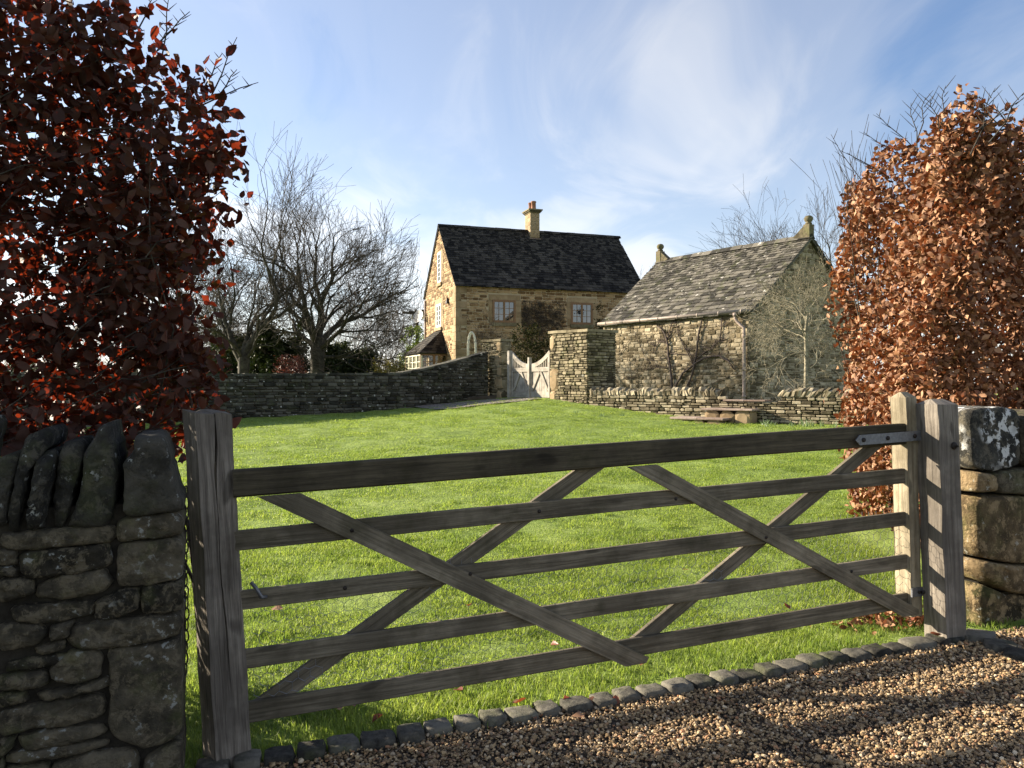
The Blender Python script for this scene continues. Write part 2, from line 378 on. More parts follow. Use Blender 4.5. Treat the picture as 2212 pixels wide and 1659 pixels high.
# gate line frame
ANG = R(20.5); u = v3(math.cos(ANG), math.sin(ANG), 0); nrm = v3(math.sin(ANG), -math.cos(ANG), 0)   # nrm points towards the drive
def plane_hit(px, py, o, n):
    d = v3((px-CX)/F, 1, -(py-CY)/F); c0 = v3(0, 0, CAMZ); t = np.dot(np.asarray(o)-c0, n)/np.dot(d, n); return c0+d*t

# lawn / ground sheet
def m_lawn():
    m, k = new_mat('lawn_turf'); g = k.new('ShaderNodeNewGeometry'); pos = g.outputs['Position']
    n = k.noise(pos, 1.1, 4, .6); n2 = k.noise(k.vscale(pos, (1, .5, 1)), 14., 5, .7); n3 = k.noise(pos, 70., 3, .7)
    f = k.math('ADD', k.math('MULTIPLY', n, .35), k.math('ADD', k.math('MULTIPLY', n2, .45), k.math('MULTIPLY', n3, .3)))
    c = k.ramp(f, [(.36, (.07, .11, .022)), (.52, (.17, .24, .05)), (.66, (.27, .34, .09)), (.78, (.34, .37, .14))])
    return finish(m, k, c, .9, k.bump(f, 1., .05), .15)
M['lawn'] = m_lawn()
xs = np.concatenate([np.linspace(-900, -30, 12), np.linspace(-28, -8.5, 24), np.linspace(-8, 10, 121), np.linspace(10.5, 28, 24), np.linspace(30, 900, 12)])
ys = np.concatenate([np.linspace(-300, -6, 10), np.linspace(-5, 2.5, 12), np.linspace(2.7, 25, 150), np.linspace(25.5, 60, 40), np.linspace(64, 1500, 16)])
XX, YY = np.meshgrid(xs, ys); ZZ = GA(XX, YY)
bumps = .012*np.sin(XX*2.3+1)*np.sin(YY*1.9)+.008*np.sin(XX*5.1+YY*3.3)
bumps = bumps+.011*np.sin(XX*8.3+2*np.sin(YY*3.1))*np.sin(YY*7.1+1.5*np.sin(XX*2.9))
inner = (np.abs(XX) < 28) & (YY > 4.2) & (YY < 40); ZZ = ZZ+np.where(inner, bumps, 0)
V = np.stack([XX, YY, ZZ-.0], 2).reshape(-1, 3); nx = len(xs); ny = len(ys)
I = np.arange(nx*ny).reshape(ny, nx); a, b, c, d = I[:-1, :-1].ravel(), I[:-1, 1:].ravel(), I[1:, 1:].ravel(), I[1:, :-1].ravel()
T = np.concatenate([np.stack([a, b, c], 1), np.stack([a, c, d], 1)])
me = fast_mesh('lawn', V, T); me.shade_smooth(); lawn = link_mesh('lawn', me, M['lawn'], None, 'structure')

# gravel drive sheet: in front of the cobble line
def m_gravel(name, a, b, c, d, sc=55.):
    m, k = new_mat(name); g = k.new('ShaderNodeNewGeometry'); vo = k.new('ShaderNodeTexVoronoi'); vo.inputs['Scale'].default_value = sc; k.put(vo.inputs['Vector'], g.outputs['Position'])
    s = k.new('ShaderNodeSeparateColor'); k.put(s.inputs[0], vo.outputs['Color'])
    cc = k.ramp(s.outputs[0], [(.0, a), (.35, b), (.7, c), (1., d)])
    cc = k.mix(k.ramp(vo.outputs['Distance'], [(.3, 0.), (.7, .8)]), cc, tuple(x*.3 for x in a))
    return finish(m, k, cc, .8, k.bump(k.math('SUBTRACT', 1., vo.outputs['Distance']), 1., .02), .3)
M['gravel_bed'] = m_gravel('gravel_bed', (.05, .04, .03), (.10, .075, .05), (.16, .12, .08), (.22, .17, .12), 70.)
M['path'] = m_gravel('path_gravel', (.14, .12, .10), (.24, .21, .18), (.34, .30, .26), (.44, .40, .35), 30.)
C0 = v3(-1.06, 3.36, 0); C1 = v3(2.44, 4.58, 0); cu = unit(C1-C0); cn = v3(cu[1], -cu[0], 0)
mb = MB(); S = np.concatenate([np.linspace(-6, -1, 8), np.linspace(-.8, 5.2, 50), np.linspace(6, 14, 8)]); D = np.concatenate([np.linspace(-.02, 1.8, 24), np.linspace(2.2, 12, 12)])
vs = []
for s_ in S:
    for d_ in D:
        p = C0+cu*s_+cn*d_; vs.append((p[0], p[1], G(p[0], p[1])+.012))
nd = len(D); fs = [(i*nd+j, i*nd+j+1, (i+1)*nd+j+1, (i+1)*nd+j) for i in range(len(S)-1) for j in range(nd-1)]
mb.add(vs, fs); obj('gravel_drive', mb, M['gravel_bed'], None, True, 'structure')

# ------------------------------------------------------------------ scatter of instanced pieces (uncountable stuff only)
def scatter(name, protos, P, ROT, SC, IDX, mat):
    """protos: list of (V,faces). one object; its own islands are instanced on its own loose points"""
    Vs = []; Fs = []; pid = []; n = 0
    for i, (v, f) in enumerate(protos):
        v = np.asarray(v, float); Vs.append(v); Fs.extend([tuple(q+n for q in ff) for ff in f]); n += len(v); pid += [i]*len(v)
    np_ = n; Vs.append(P); Vall = np.concatenate(Vs); tot = len(Vall)
    me = bpy.data.meshes.new(name); me.from_pydata(Vall.tolist(), [], Fs); me.materials.append(mat)
    A = me.attributes.new('is_pt', 'BOOLEAN', 'POINT'); A.data.foreach_set('value', np.r_[np.zeros(np_, bool), np.ones(tot-np_, bool)])
    A = me.attributes.new('pid', 'INT', 'POINT'); A.data.foreach_set('value', np.r_[np.array(pid, np.int32), IDX.astype(np.int32)])
    A = me.attributes.new('rot', 'FLOAT_VECTOR', 'POINT'); A.data.foreach_set('vector', np.concatenate([np.zeros((np_, 3)), ROT]).astype(np.float32).ravel())
    A = me.attributes.new('scl', 'FLOAT_VECTOR', 'POINT'); A.data.foreach_set('vector', np.concatenate([np.ones((np_, 3)), SC]).astype(np.float32).ravel())
    o = bpy.data.objects.new(name, me); col.objects.link(o); o['kind'] = 'stuff'
    ng = bpy.data.node_groups.new(name+'_nodes', 'GeometryNodeTree')
    ng.interface.new_socket('Geometry', in_out='INPUT', socket_type='NodeSocketGeometry'); ng.interface.new_socket('Geometry', in_out='OUTPUT', socket_type='NodeSocketGeometry')
    nn = ng.nodes; ln = ng.links
    gi = nn.new('NodeGroupInput'); go = nn.new('NodeGroupOutput')
    def attr(nm, dt): q = nn.new('GeometryNodeInputNamedAttribute'); q.data_type = dt; q.inputs[0].default_value = nm; return q.outputs[0]
    sep = nn.new('GeometryNodeSeparateGeometry'); ln.new(gi.outputs[0], sep.inputs[0]); ln.new(attr('is_pt', 'BOOLEAN'), sep.inputs[1])
    sti = nn.new('GeometryNodeSplitToInstances'); ln.new(sep.outputs[1], sti.inputs[0]); ln.new(attr('pid', 'INT'), sti.inputs['Group ID'])
    iop = nn.new('GeometryNodeInstanceOnPoints'); ln.new(sep.outputs[0], iop.inputs['Points']); ln.new(sti.outputs[0], iop.inputs['Instance'])
    iop.inputs['Pick Instance'].default_value = True; ln.new(attr('pid', 'INT'), iop.inputs['Instance Index'])
    ln.new(attr('rot', 'FLOAT_VECTOR'), iop.inputs['Rotation']); ln.new(attr('scl', 'FLOAT_VECTOR'), iop.inputs['Scale'])
    ln.new(iop.outputs[0], go.inputs[0])
    md = o.modifiers.new('scatter', 'NODES'); md.node_group = ng; return o

# pebbles
def pebble(seed):
    r = random.Random(seed); import bmesh
    bm = bmesh.new(); bmesh.ops.create_icosphere(bm, subdivisions=1, radius=1)
    sx, sy, sz = 1, r.uniform(.6, .95), r.uniform(.4, .7)
    for v in bm.verts:
        q = r.uniform(.62, 1.25); v.co = Vector((v.co.x*sx*q, v.co.y*sy*q, v.co.z*sz*q))
    V = [tuple(v.co) for v in bm.verts]; Fc = [tuple(x.index for x in f.verts) for f in bm.faces]; bm.free(); return V, Fc
peb = [pebble(i) for i in range(10)]
m, k = new_mat('pebbles'); oi = k.new('ShaderNodeObjectInfo'); g = k.new('ShaderNodeNewGeometry')
pc = k.ramp(oi.outputs['Random'], [(0, (.05, .038, .027)), (.16, (.15, .108, .064)), (.38, (.29, .215, .125)), (.58, (.40, .315, .195)), (.74, (.47, .40, .28)), (.82, (.34, .17, .09)), (.88, (.13, .115, .10)), (1., (.70, .64, .52))])
pc = k.mix(1., k.mix(k.math('MULTIPLY', k.noise(g.outputs['Position'], 120., 3, .6), .4), pc, (.16, .115, .07)), (1.12, 1.0, .84), 'MULTIPLY')
pc = k.mix(k.ramp(k.noise(g.outputs['Position'], 2.1, 3, .6), [(.45, 0.), (.7, .35)]), pc, (.06, .045, .035))
M['pebbles'] = finish(m, k, pc, .6, None, .35)
n_p = 64000
sA = nrg.uniform(-.9, 5.0, n_p); dA = nrg.uniform(.02, 1.75, n_p)**1.0
P = C0[None]+cu[None]*sA[:, None]+cn[None]*dA[:, None]
# keep only about what the frame can show plus a margin
keep = (P[:, 1] > 2.7) & (P[:, 0] < P[:, 1]*.80+.8); P = P[keep]; dA = dA[keep]
sc = np.clip(.0072*np.exp(nrg.normal(size=len(P))*.34), .003, .018); P[:, 2] = GA(P[:, 0], P[:, 1])+.012+sc*.35+nrg.uniform(0, .010, len(P))+.012*np.clip(dA, 0, .5)
ROT = np.stack([nrg.uniform(-.6, .6, len(P)), nrg.uniform(-.6, .6, len(P)), nrg.uniform(0, 6.28, len(P))], 1)
SC = np.repeat(sc[:, None], 3, 1); scatter('gravel_pebbles', peb, P, ROT, SC, nrg.integers(0, 10, len(P)), M['pebbles'])

# grass
def tuft(seed, nb, rad, h, wd):
    r = random.Random(seed); V = []; Fc = []
    for i in range(nb):
        a = r.random()*6.28; q = rad*math.sqrt(r.random()); x, y = q*math.cos(a), q*math.sin(a)
        th = r.random()*6.28; L = h*r.uniform(.5, 1.15); ln = r.uniform(.15, .75); w_ = wd*r.uniform(.7, 1.2)
        dx, dy = math.cos(th), math.sin(th); px_, py_ = -dy*w_/2, dx*w_/2
        n = len(V)
        for t, ww in ((0, 1), (.5, .8), (1., 0)):
            hx = ln*L*t*t; hz = L*t*(1-.25*ln*t)
            if ww: V += [(x+dx*hx-px_*ww, y+dy*hx-py_*ww, hz), (x+dx*hx+px_*ww, y+dy*hx+py_*ww, hz)]
            else: V += [(x+dx*hx, y+dy*hx, hz)]
        Fc += [(n, n+1, n+3, n+2), (n+2, n+3, n+4)]
    return V, Fc
near_t = [tuft(i, 70, .13, .050, .0042) for i in range(8)]
def lawn_pts(y0, y1, dens, margin=.35):
    A = .5*(y1**2-y0**2)*1.36; n = int(A*dens)
    yy = np.sqrt(nrg.uniform(y0**2, y1**2, n)); xx = nrg.uniform(-.68, .68, n)*yy
    p = np.stack([xx, yy, np.zeros(n)], 1)
    # behind the cobble line
    rel = p-C0[None]; d = rel@cn; kp = d < -.055
    kp &= ~((d > -.3) & (nrg.random(n) < .25))
    # in front of far-left wall and the low wall
    wl = (p-v3(-.77, 23.5, 0))@v3(.586, -.81, 0); kp &= (wl > .25) | (p[:, 0] > -.4)
    wr = (p-v3(1.92, 20.2, 0))@v3(-.616, -.788, 0); kp &= (wr > .1) | (p[:, 0] < 1.9)
    wm = (p-v3(1.04, 21.3, 0))@v3(-.81, -.586, 0); kp &= (wm > .1) | (p[:, 1] < 20)
    # path
    pr = (p[:, 1] > 20.5) & (p[:, 0] > -2.6) & (p[:, 0] < 1.2) & ((p-v3(-3.6, 20.9, 0))@unit(v3(-.42, .9, 0)) > 0.05)
    kp &= ~pr
    kp &= ~((p[:, 1] < 7.4) & (p[:, 0] > 3.0+.0*p[:, 1]))
    p = p[kp]; p[:, 2] = GA(p[:, 0], p[:, 1])-.004; return p
P1 = lawn_pts(3.3, 7.5, 230); P2 = lawn_pts(7.5, 13, 75); P3 = lawn_pts(13, 24, 26)
def lump(p): return .5+.5*np.sin(p[:, 0]*3.1+1.7*np.sin(p[:, 1]*1.3))*np.sin(p[:, 1]*2.7+1.3*np.sin(p[:, 0]*2.1))
P = np.concatenate([P1, P2, P3]); base = np.r_[np.full(len(P1), 1.), np.full(len(P2), 1.3), np.full(len(P3), 1.9)]
hs = np.r_[np.full(len(P1), .60), np.full(len(P2), .60), np.full(len(P3), .55)]
relc = (P-C0[None])@cn; edge = np.where(relc > -.35, 1.35, 1.)
SC = np.stack([base, base, hs*edge*(.55+.6*lump(P)+.35*lump(P*3.3+5))*nrg.uniform(.75, 1.25, len(P))], 1)
ROT = np.stack([nrg.uniform(-.15, .15, len(P)), nrg.uniform(-.15, .15, len(P)), nrg.uniform(0, 6.28, len(P))], 1)
scatter('grass', near_t, P, ROT, SC, nrg.integers(0, 8, len(P)), M['grass'])

PT = lawn_pts(3.3, 9.0, 26); rl = (PT-C0[None])@cn
PT = PT[(lump(PT*1.7+3)+nrg.uniform(-.25, .25, len(PT)) > .78) | (rl > -.30)]
tus = [tuft(i+60, 34, .055, .085, .0052) for i in range(5)]
scatter('rough_grass', tus, PT, np.stack([nrg.uniform(-.3, .3, len(PT)), nrg.uniform(-.3, .3, len(PT)), nrg.uniform(0, 6.28, len(PT))], 1), np.repeat(nrg.uniform(.6, 1.15, len(PT))[:, None], 3, 1), nrg.integers(0, 5, len(PT)), M['grass'])

# ------------------------------------------------------------------ stones
from mathutils.noise import fractal as nfrac
def vnoise(p, sc, seed=0):
    return math.sin(p[0]*sc*1.7+seed*1.3+1.9*math.sin(p[1]*sc*1.1+seed))*math.cos(p[1]*sc*2.3-seed*.7+1.3*math.sin(p[0]*sc*.9))
def poly_stone(poly, o, ex, ez, en, proud=.03, depth=.2, seed=0, n=26, rough=.005, bul=.006):
    """rounded natural stone from an outline in plane coordinates"""
    poly = [np.array(p, float) for p in poly]; m_ = len(poly)
    area = sum(poly[i][0]*poly[(i+1) % m_][1]-poly[(i+1) % m_][0]*poly[i][1] for i in range(m_))
    if area < 0: poly = poly[::-1]
    # corner rounding by subdivision then resample
    cen_ = sum(poly)/m_; poly = [p+(p-cen_)/max(np.linalg.norm(p-cen_), .01)*.0035 for p in poly]
    for cq in (.10, .22):
        q = []
        for i in range(len(poly)):
            a, b = poly[i], poly[(i+1) % len(poly)]; q += [a*(1-cq)+b*cq, a*cq+b*(1-cq)]
        poly = q
    n = int(n*1.5)
    L = [0]
    for i in range(len(poly)): L.append(L[-1]+np.linalg.norm(poly[(i+1) % len(poly)]-poly[i]))
    ring = []
    for j in range(n):
        t = L[-1]*j/n; i = max(q for q in range(len(poly)) if L[q] <= t+1e-9)
        a, b = poly[i], poly[(i+1) % len(poly)]; ring.append(a+(b-a)*((t-L[i])/max(L[i+1]-L[i], 1e-9)))
    c = sum(ring)/n; r = random.Random(seed)
    mind = max(min(np.linalg.norm(p-c) for p in ring), .01)
    vs = []
    tilt = (r.uniform(-.05, .05), r.uniform(-.05, .05))
    levels = [(1., -depth), (1.0, .0), (1-.004/mind, .72), (1-.010/mind, .92), (.86, .98), (.74, 1.), (.62, 1.02), (.5, 1.03), (.38, 1.04), (.26, 1.04), (.13, 1.05)]
    for li, (kk, dd) in enumerate(levels):
        kk = max(kk, .45) if li < 4 else max(levels[3][0], .45)*kk
        for j, p in enumerate(ring):
            q = c+(p-c)*kk
            nj = 1.6*rough*(nfrac(Vector((q[0]*22+seed, q[1]*22, seed*.37)), 1., 2., 5)) + .6*rough*(vnoise(q, 26, seed)+.7*vnoise(q, 61, seed+3)+.5*vnoise(q, 130, seed+5)) if li > 0 else 0
            jj = rough*(.8*vnoise(q*1., 35, seed+9)+.5*vnoise(q, 95, seed+2))
            dpt = dd if li < 2 else proud*dd+(nj if li > 2 else nj*.5)+(bul*(dd-.9) if li > 3 else 0)+(q-c)[0]*tilt[0]+(q-c)[1]*tilt[1]
            vs.append(o+ex*(q[0]+jj)+ez*(q[1]+jj*.8)+en*dpt)
    vs.append(o+ex*c[0]+ez*c[1]+en*(proud*1.1))
    fs = []; H = len(levels)
    for l in range(H-1):
        for j in range(n): fs.append((l*n+j, l*n+(j+1) % n, (l+1)*n+(j+1) % n, (l+1)*n+j))
    for j in range(n): fs.append(((H-1)*n+j, (H-1)*n+(j+1) % n, H*n))
    fs.append(tuple(range(n))[::-1])
    if np.dot(np.cross(ex, ez), en) < 0: fs = [f[::-1] for f in fs]
    return MB().add(vs, fs)

def rub_stone(o, ex, ez, en, x0, x1, z0, z1, proud, r, back=.03):
    """cheap far stone, 36 triangles"""
    w_, h_ = x1-x0, z1-z0; cc = min(w_, h_)*r.uniform(.16, .34); j = lambda: r.uniform(-.10, .10)*min(w_, h_)
    pl = [(x0+cc, z0+j()*.5), (x1-cc, z0+j()*.5), (x1+j()*.4, z0+cc), (x1+j()*.4, z1-cc), (x1-cc, z1+j()*.5), (x0+cc, z1+j()*.5), (x0+j()*.4, z1-cc), (x0+j()*.4, z0+cc)]
    cx_, cz_ = (x0+x1)/2, (z0+z1)/2; ins = min(w_, h_)*.16
    vs = [o+ex*x+ez*z-en*back for x, z in pl]
    vs += [o+ex*x+ez*z+en*proud*.45 for x, z in pl]
    tx, tz = r.uniform(-.12, .12), r.uniform(-.12, .12)
    for x, z in pl:
        x2 = x+(ins if x < cx_ else -ins); z2 = z+(ins if z < cz_ else -ins)
        vs.append(o+ex*x2+ez*z2+en*(proud+tx*(x2-cx_)*.3+tz*(z2-cz_)*.3))
    fs = [(l*8+i, l*8+(i+1) % 8, (l+1)*8+(i+1) % 8, (l+1)*8+i) for l in (0, 1) for i in range(8)]+[tuple(16+i for i in range(8))]
    if np.dot(np.cross(ex, ez), en) < 0: fs = [f[::-1] for f in fs]
    return vs, fs
def courses(W, zb, zt, ch, cw, joint, r, xlim=None, holes=()):
    """rects; zb,zt functions of x; xlim(z)->(xa,xb)"""
    zmin = min(zb(0), zb(W/2), zb(W)); zmax = max(zt(0), zt(W/2), zt(W), zt(W*.25), zt(W*.75)); out = []
    z = zmin
    while z < zmax:
        h = r.uniform(*ch); xa, xb = (0, W) if xlim is None else xlim(z+h*.6)
        x = xa
        while x < xb-.02:
            wd = min(r.uniform(*cw)*(1 if r.random() > .12 else .5), xb-x)
            if xb-(x+wd) < cw[0]*.5: wd = xb-x
            xm = x+wd/2; z0, z1 = z, z+h; top = zt(xm)
            sub = []
            if r.random() < .16 and h > ch[0]*1.2: sub = [(z0, z0+h*.5), (z0+h*.5, z1)]
            else: sub = [(z0+r.uniform(-.004, .004), z1+r.uniform(-.004, .004))]
            for a, b in sub:
                if b > top: b = top
                if b-a > ch[0]*.35 and b > zb(xm)-.05:
                    pieces = [(x+joint/2, x+wd-joint/2)]
                    for (hx0, hx1, hz0, hz1) in holes:
                        if b-joint > hz0 and a+joint < hz1:
                            q = []
                            for (p0, p1) in pieces:
                                if p1 <= hx0 or p0 >= hx1: q.append((p0, p1)); continue
                                if hx0-p0 > .06: q.append((p0, hx0-joint/2))
                                if p1-hx1 > .06: q.append((hx1+joint/2, p1))
                            pieces = q
                    out += [(p0, p1, a+joint/2, b-joint/2) for p0, p1 in pieces]
            x += wd
        z += h
    return out
def lay(rects, frame, mat, parent, rank, seed, proud=(.01, .03), limit=300, name='stone', bigname='stone_infill', kindrest=True):
    """first `limit` by rank(rect) as own objects, rest joined"""
    r = random.Random(seed); o, ex, ez, en = frame
    rects = sorted(rects, key=rank, reverse=True); rest = MB(); nrest = 0; W0 = wloc(parent)
    for i, (x0, x1, z0, z1) in enumerate(rects):
        vs, fs = rub_stone(o, ex, ez, en, x0, x1, z0, z1, r.uniform(*proud), r)
        if i < limit: obj(name, MB().add(vs, fs), mat, parent)
        else: rest.add(vs, fs); nrest += 1
    if nrest: obj(bigname, rest, mat, parent, kind='stuff')

# ================================================================== NEAR: left drystone wall
WLo = v3(-1.19, 2.90, 0)                      # right front arris of the wall
def lw(px, py):
    p = plane_hit(px, py, WLo, nrm); return ((p-WLo)@u, p[2])
t_lw = thing('stone_wall', 'dark lichened drystone wall with upright coping stones left of the gate', 'wall', (WLo[0], WLo[1], G(WLo[0], WLo[1])))
c6 = lambda L: [lw(.2445*x, 1253.5+.2445*y) for x, y in L]
c5 = lambda L: [lw(.2445*x, 884.8+.2445*y) for x, y in L]
face = [c5([(0, 1240), (150, 1250), (150, 1370), (0, 1370)]), c5([(0, 1385), (165, 1395), (160, 1470), (0, 1475)]),
 c5([(170, 1260), (960, 1175), (1005, 1370), (700, 1440), (300, 1490), (175, 1450)]),
 c5([(0, 1100), (500, 1050), (1010, 1015), (1015, 1165), (500, 1215), (150, 1240), (0, 1230)]),
 c5([(1030, 1000), (1110, 950), (1560, 905), (1625, 970), (1630, 1110), (1035, 1165)]),
 c5([(1035, 1185), (1630, 1125), (1635, 1490), (1300, 1545), (1040, 1550)]),
 c6([(0, -20), (290, -15), (310, 110), (60, 185), (0, 190)]), c6([(325, 50), (560, -60), (930, -110), (990, 20), (920, 95), (560, 165), (325, 145)]),
 c6([(1255, 60), (1635, 0), (1638, 265), (1290, 290), (1250, 250)]), c6([(850, 180), (1100, 70), (1232, 70), (1240, 240), (1050, 320), (850, 340)]),
 c6([(105, 220), (835, 170), (840, 290), (500, 370), (120, 360)]), c6([(0, 375), (380, 390), (418, 480), (330, 560), (80, 610), (0, 620)]),
 c6([(450, 400), (655, 350), (600, 500), (440, 535)]), c6([(640, 400), (900, 350), (1635, 285), (1640, 470), (1200, 570), (740, 615), (590, 530)]),
 c6([(290, 600), (575, 525), (560, 610), (360, 660)]), c6([(50, 720), (500, 645), (615, 660), (560, 740), (60, 810)]),
 c6([(620, 620), (900, 610), (885, 850), (620, 915), (455, 855), (450, 770)]), c6([(0, 830), (420, 795), (442, 860), (400, 930), (0, 975)]),
 c6([(0, 995), (232, 985), (242, 1070), (0, 1120)]), c6([(320, 1000), (700, 925), (950, 855), (955, 940), (720, 1000), (370, 1065)]),
 c6([(0, 1145), (330, 1090), (925, 990), (925, 1190), (600, 1280), (300, 1300), (0, 1380)]), c6([(160, 1375), (560, 1295), (900, 1265), (945, 1350), (540, 1450), (260, 1495), (160, 1440)]),
 c6([(60, 1525), (500, 1455), (960, 1405), (970, 1450), (580, 1550), (80, 1610)]), c6([(930, 605), (1400, 565), (1640, 495), (1640, 1330), (1480, 1420), (1260, 1480), (960, 1350), (980, 800)]),
 c6([(450, 1630), (800, 1515), (1150, 1490), (1235, 1560), (1210, 1850), (440, 1900)]), c6([(1280, 1565), (1640, 1385), (1640, 1880), (1240, 1900)]),
 c6([(50, 1640), (440, 1600), (430, 1900), (40, 1900)]), c6([(0, 1400), (145, 1375), (135, 1450), (40, 1545), (0, 1555)]),
 c6([(0, 1575), (45, 1620), (30, 1900), (-20, 1900)])]
for i, pl in enumerate(face):
    quoin = max(p[0] for p in pl) > -.012
    if quoin: pl = [(min(p[0], -.0), p[1]) for p in pl]
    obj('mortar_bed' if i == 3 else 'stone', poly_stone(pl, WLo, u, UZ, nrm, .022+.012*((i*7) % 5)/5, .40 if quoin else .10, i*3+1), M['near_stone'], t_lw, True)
# wall beyond the frame edge and lowest courses
rr = random.Random(3); ext = []
z = -.1
while z < .98:
    h = rr.uniform(.07, .13); x = -.60-rr.uniform(0, .05)
    while x > -2.0:
        wd = rr.uniform(.16, .34); ext.append((x-wd, x-.012, z, z+h-.012)); x -= wd
    z += h
for i, (x0, x1, z0, z1) in enumerate(ext):
    if x1 < -.58: obj('stone', poly_stone([(x0, z0), (x1, z0), (x1, z1), (x0, z1)], WLo, u, UZ, nrm, .03, .1, i+90, 14), M['near_stone'], t_lw, True)
cop = [c5([(-60, 470), (20, 420), (190, 355), (170, 480), (90, 720), (60, 1010), (-40, 1040), (-60, 700)]),
 c5([(240, 235), (440, 150), (455, 330), (300, 420), (230, 800), (160, 1090), (80, 1070), (65, 900), (140, 600), (190, 390)]),
 c5([(330, 400), (490, 355), (500, 500), (410, 900), (395, 1050), (230, 1060), (270, 800)]),
 c5([(555, 300), (720, 275), (745, 400), (665, 650), (590, 950), (545, 1065), (480, 1010), (485, 720), (520, 450)]),
 c5([(880, 150), (970, 120), (992, 180), (1022, 300), (1037, 600), (995, 960), (900, 1050), (600, 1030), (660, 900), (725, 700), (745, 400), (830, 260)]),
 c5([(1190, 225), (1440, 230), (1480, 300), (1520, 520), (1570, 740), (1625, 800), (1625, 885), (1130, 945), (1080, 890), (1108, 800), (1100, 460), (1190, 370)])]
for i, pl in enumerate(cop):
    obj('coping_stone', poly_stone(pl, WLo, u, UZ, nrm, .02+.02*(i % 3), .33, i+50, 30, .005, .006), M['coping_stone'], t_lw, True)
x = -.66
for i in range(11):
    wd = rr.uniform(.06, .11); sl = rr.uniform(.04, .10); zt_ = rr.uniform(1.38, 1.5)
    obj('coping_stone', poly_stone([(x-wd, 1.17), (x-.008, 1.15), (x-.01+sl, zt_-.03), (x+sl-wd*.4, zt_), (x+sl-wd, zt_-.05)], WLo, u, UZ, nrm, .03, .33, i+70, 20), M['coping_stone'], t_lw, True); x -= wd
core = MB(); core.box(WLo+u*-1.035-nrm*.215+UZ*.52, u*1.0, nrm*.2, UZ*.655); obj('mortar_core', core, M['mortar_dark'], t_lw)

# ================================================================== NEAR: right wall
WRo = plane_hit(2100, 1385, v3(-1.09, 3.42, 0)+nrm*.0, nrm); WRo[2] = 0
def rw(px, py):
    p = plane_hit(px, py, WRo, nrm); return ((p-WRo)@u, p[2])
cr = lambda L: [rw(1769.6+.4*x, 811+.4*y) for x, y in L]
t_rw = thing('stone_wall', 'golden rough stone wall end with white lichen right of the gate post', 'wall', (WRo[0], WRo[1], G(WRo[0], WRo[1])))
rs = [cr([(783, 180), (1000, 172), (1068, 190), (1068, 480), (920, 515), (790, 495)]), cr([(1078, 200), (1420, 190), (1420, 480), (1078, 490)]),
 cr([(795, 515), (910, 530), (915, 625), (797, 628)]), cr([(925, 525), (1080, 500), (1420, 495), (1420, 650), (930, 635)]),
 cr([(802, 640), (1420, 665), (1420, 1000), (1000, 1005), (812, 972)]), cr([(815, 990), (1000, 1015), (1420, 1015), (1420, 1165), (1000, 1172), (850, 1100)]),
 cr([(825, 1110), (1000, 1185), (1420, 1180), (1420, 1470), (850, 1450)])]
for i, pl in enumerate(rs):
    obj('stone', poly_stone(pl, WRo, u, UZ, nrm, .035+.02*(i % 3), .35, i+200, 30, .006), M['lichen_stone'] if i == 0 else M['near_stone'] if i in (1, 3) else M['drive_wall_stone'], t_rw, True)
x = rw(1769.6+.4*1425, 1100)[0]
for c_ in range(5):
    xx = x+.0; z0 = .12+c_*.27
    for j in range(5):
        wd = rr.uniform(.25, .45); obj('stone', poly_stone([(xx, z0), (xx+wd-.015, z0), (xx+wd-.015, z0+.255), (xx, z0+.255)], WRo, u, UZ, nrm, .04, .3, c_*7+j+300, 16), M['drive_wall_stone'], t_rw, True); xx += wd
core = MB(); core.box(WRo+u*1.42-nrm*.24+UZ*.70, u*1.3, nrm*.185, UZ*.66); obj('mortar_core', core, M['mortar_dark'], t_rw)

# ================================================================== cobble edging
edg = thing_e = bpy.data.objects.new('cobble_edging', None); col.objects.link(edg); edg.location = (C0[0], C0[1], 0); edg['kind'] = 'structure'
rr = random.Random(5); L = np.linalg.norm(C1-C0); s_ = -.25; i = 0
def sett(c, ax, wd, dp, ht, seed):
    r = random.Random(seed); ay = v3(-ax[1], ax[0], 0); n = 5
    vs = []; fs = []
    # rounded block: stacked rings
    base = []
    for (a, b) in ((-1, -1), (-.3, -1.04), (.4, -1.03), (1, -1), (1.04, -.2), (1.03, .4), (1, 1), (.3, 1.03), (-.4, 1.04), (-1, 1), (-1.03, .3), (-1.04, -.4)):
        kx = .5*wd*(1-.05*(abs(a) > .9 and abs(b) > .9)); ky = .5*dp*(1-.05*(abs(a) > .9 and abs(b) > .9))
        base.append((a*kx*(1+r.uniform(-.06, .06)), b*ky*(1+r.uniform(-.06, .06))))
    for kk, hh in ((1., -.08), (1., ht*.70), (.97, ht*.90), (.90, ht), (.50, ht*1.02)):
        for (a, b) in base: vs.append(c+ax*a*kk+ay*b*kk+UZ*(hh+r.uniform(-.004, .004)))
    vs.append(c+UZ*ht*1.05)
    for l in range(4):
        for j in range(12): fs.append((l*12+j, l*12+(j+1) % 12, (l+1)*12+(j+1) % 12, (l+1)*12+j))
    for j in range(12): fs.append((48+j, 48+(j+1) % 12, 60))
    return MB().add(vs, fs)
while s_ < L+.02:
    wd = rr.uniform(.115, .155)*(1 if s_ < L-.3 else 1.5); p = C0+cu*(s_+wd/2)+cn*rr.uniform(-.012, .012); p[2] = G(p[0], p[1])-.004
    obj('sett', sett(p, unit(cu+cn*rr.uniform(-.08, .08)), wd-.012, rr.uniform(.105, .125), rr.uniform(.047, .060), i), M['sett'], edg, True); s_ += wd+rr.uniform(.0, .01); i += 1
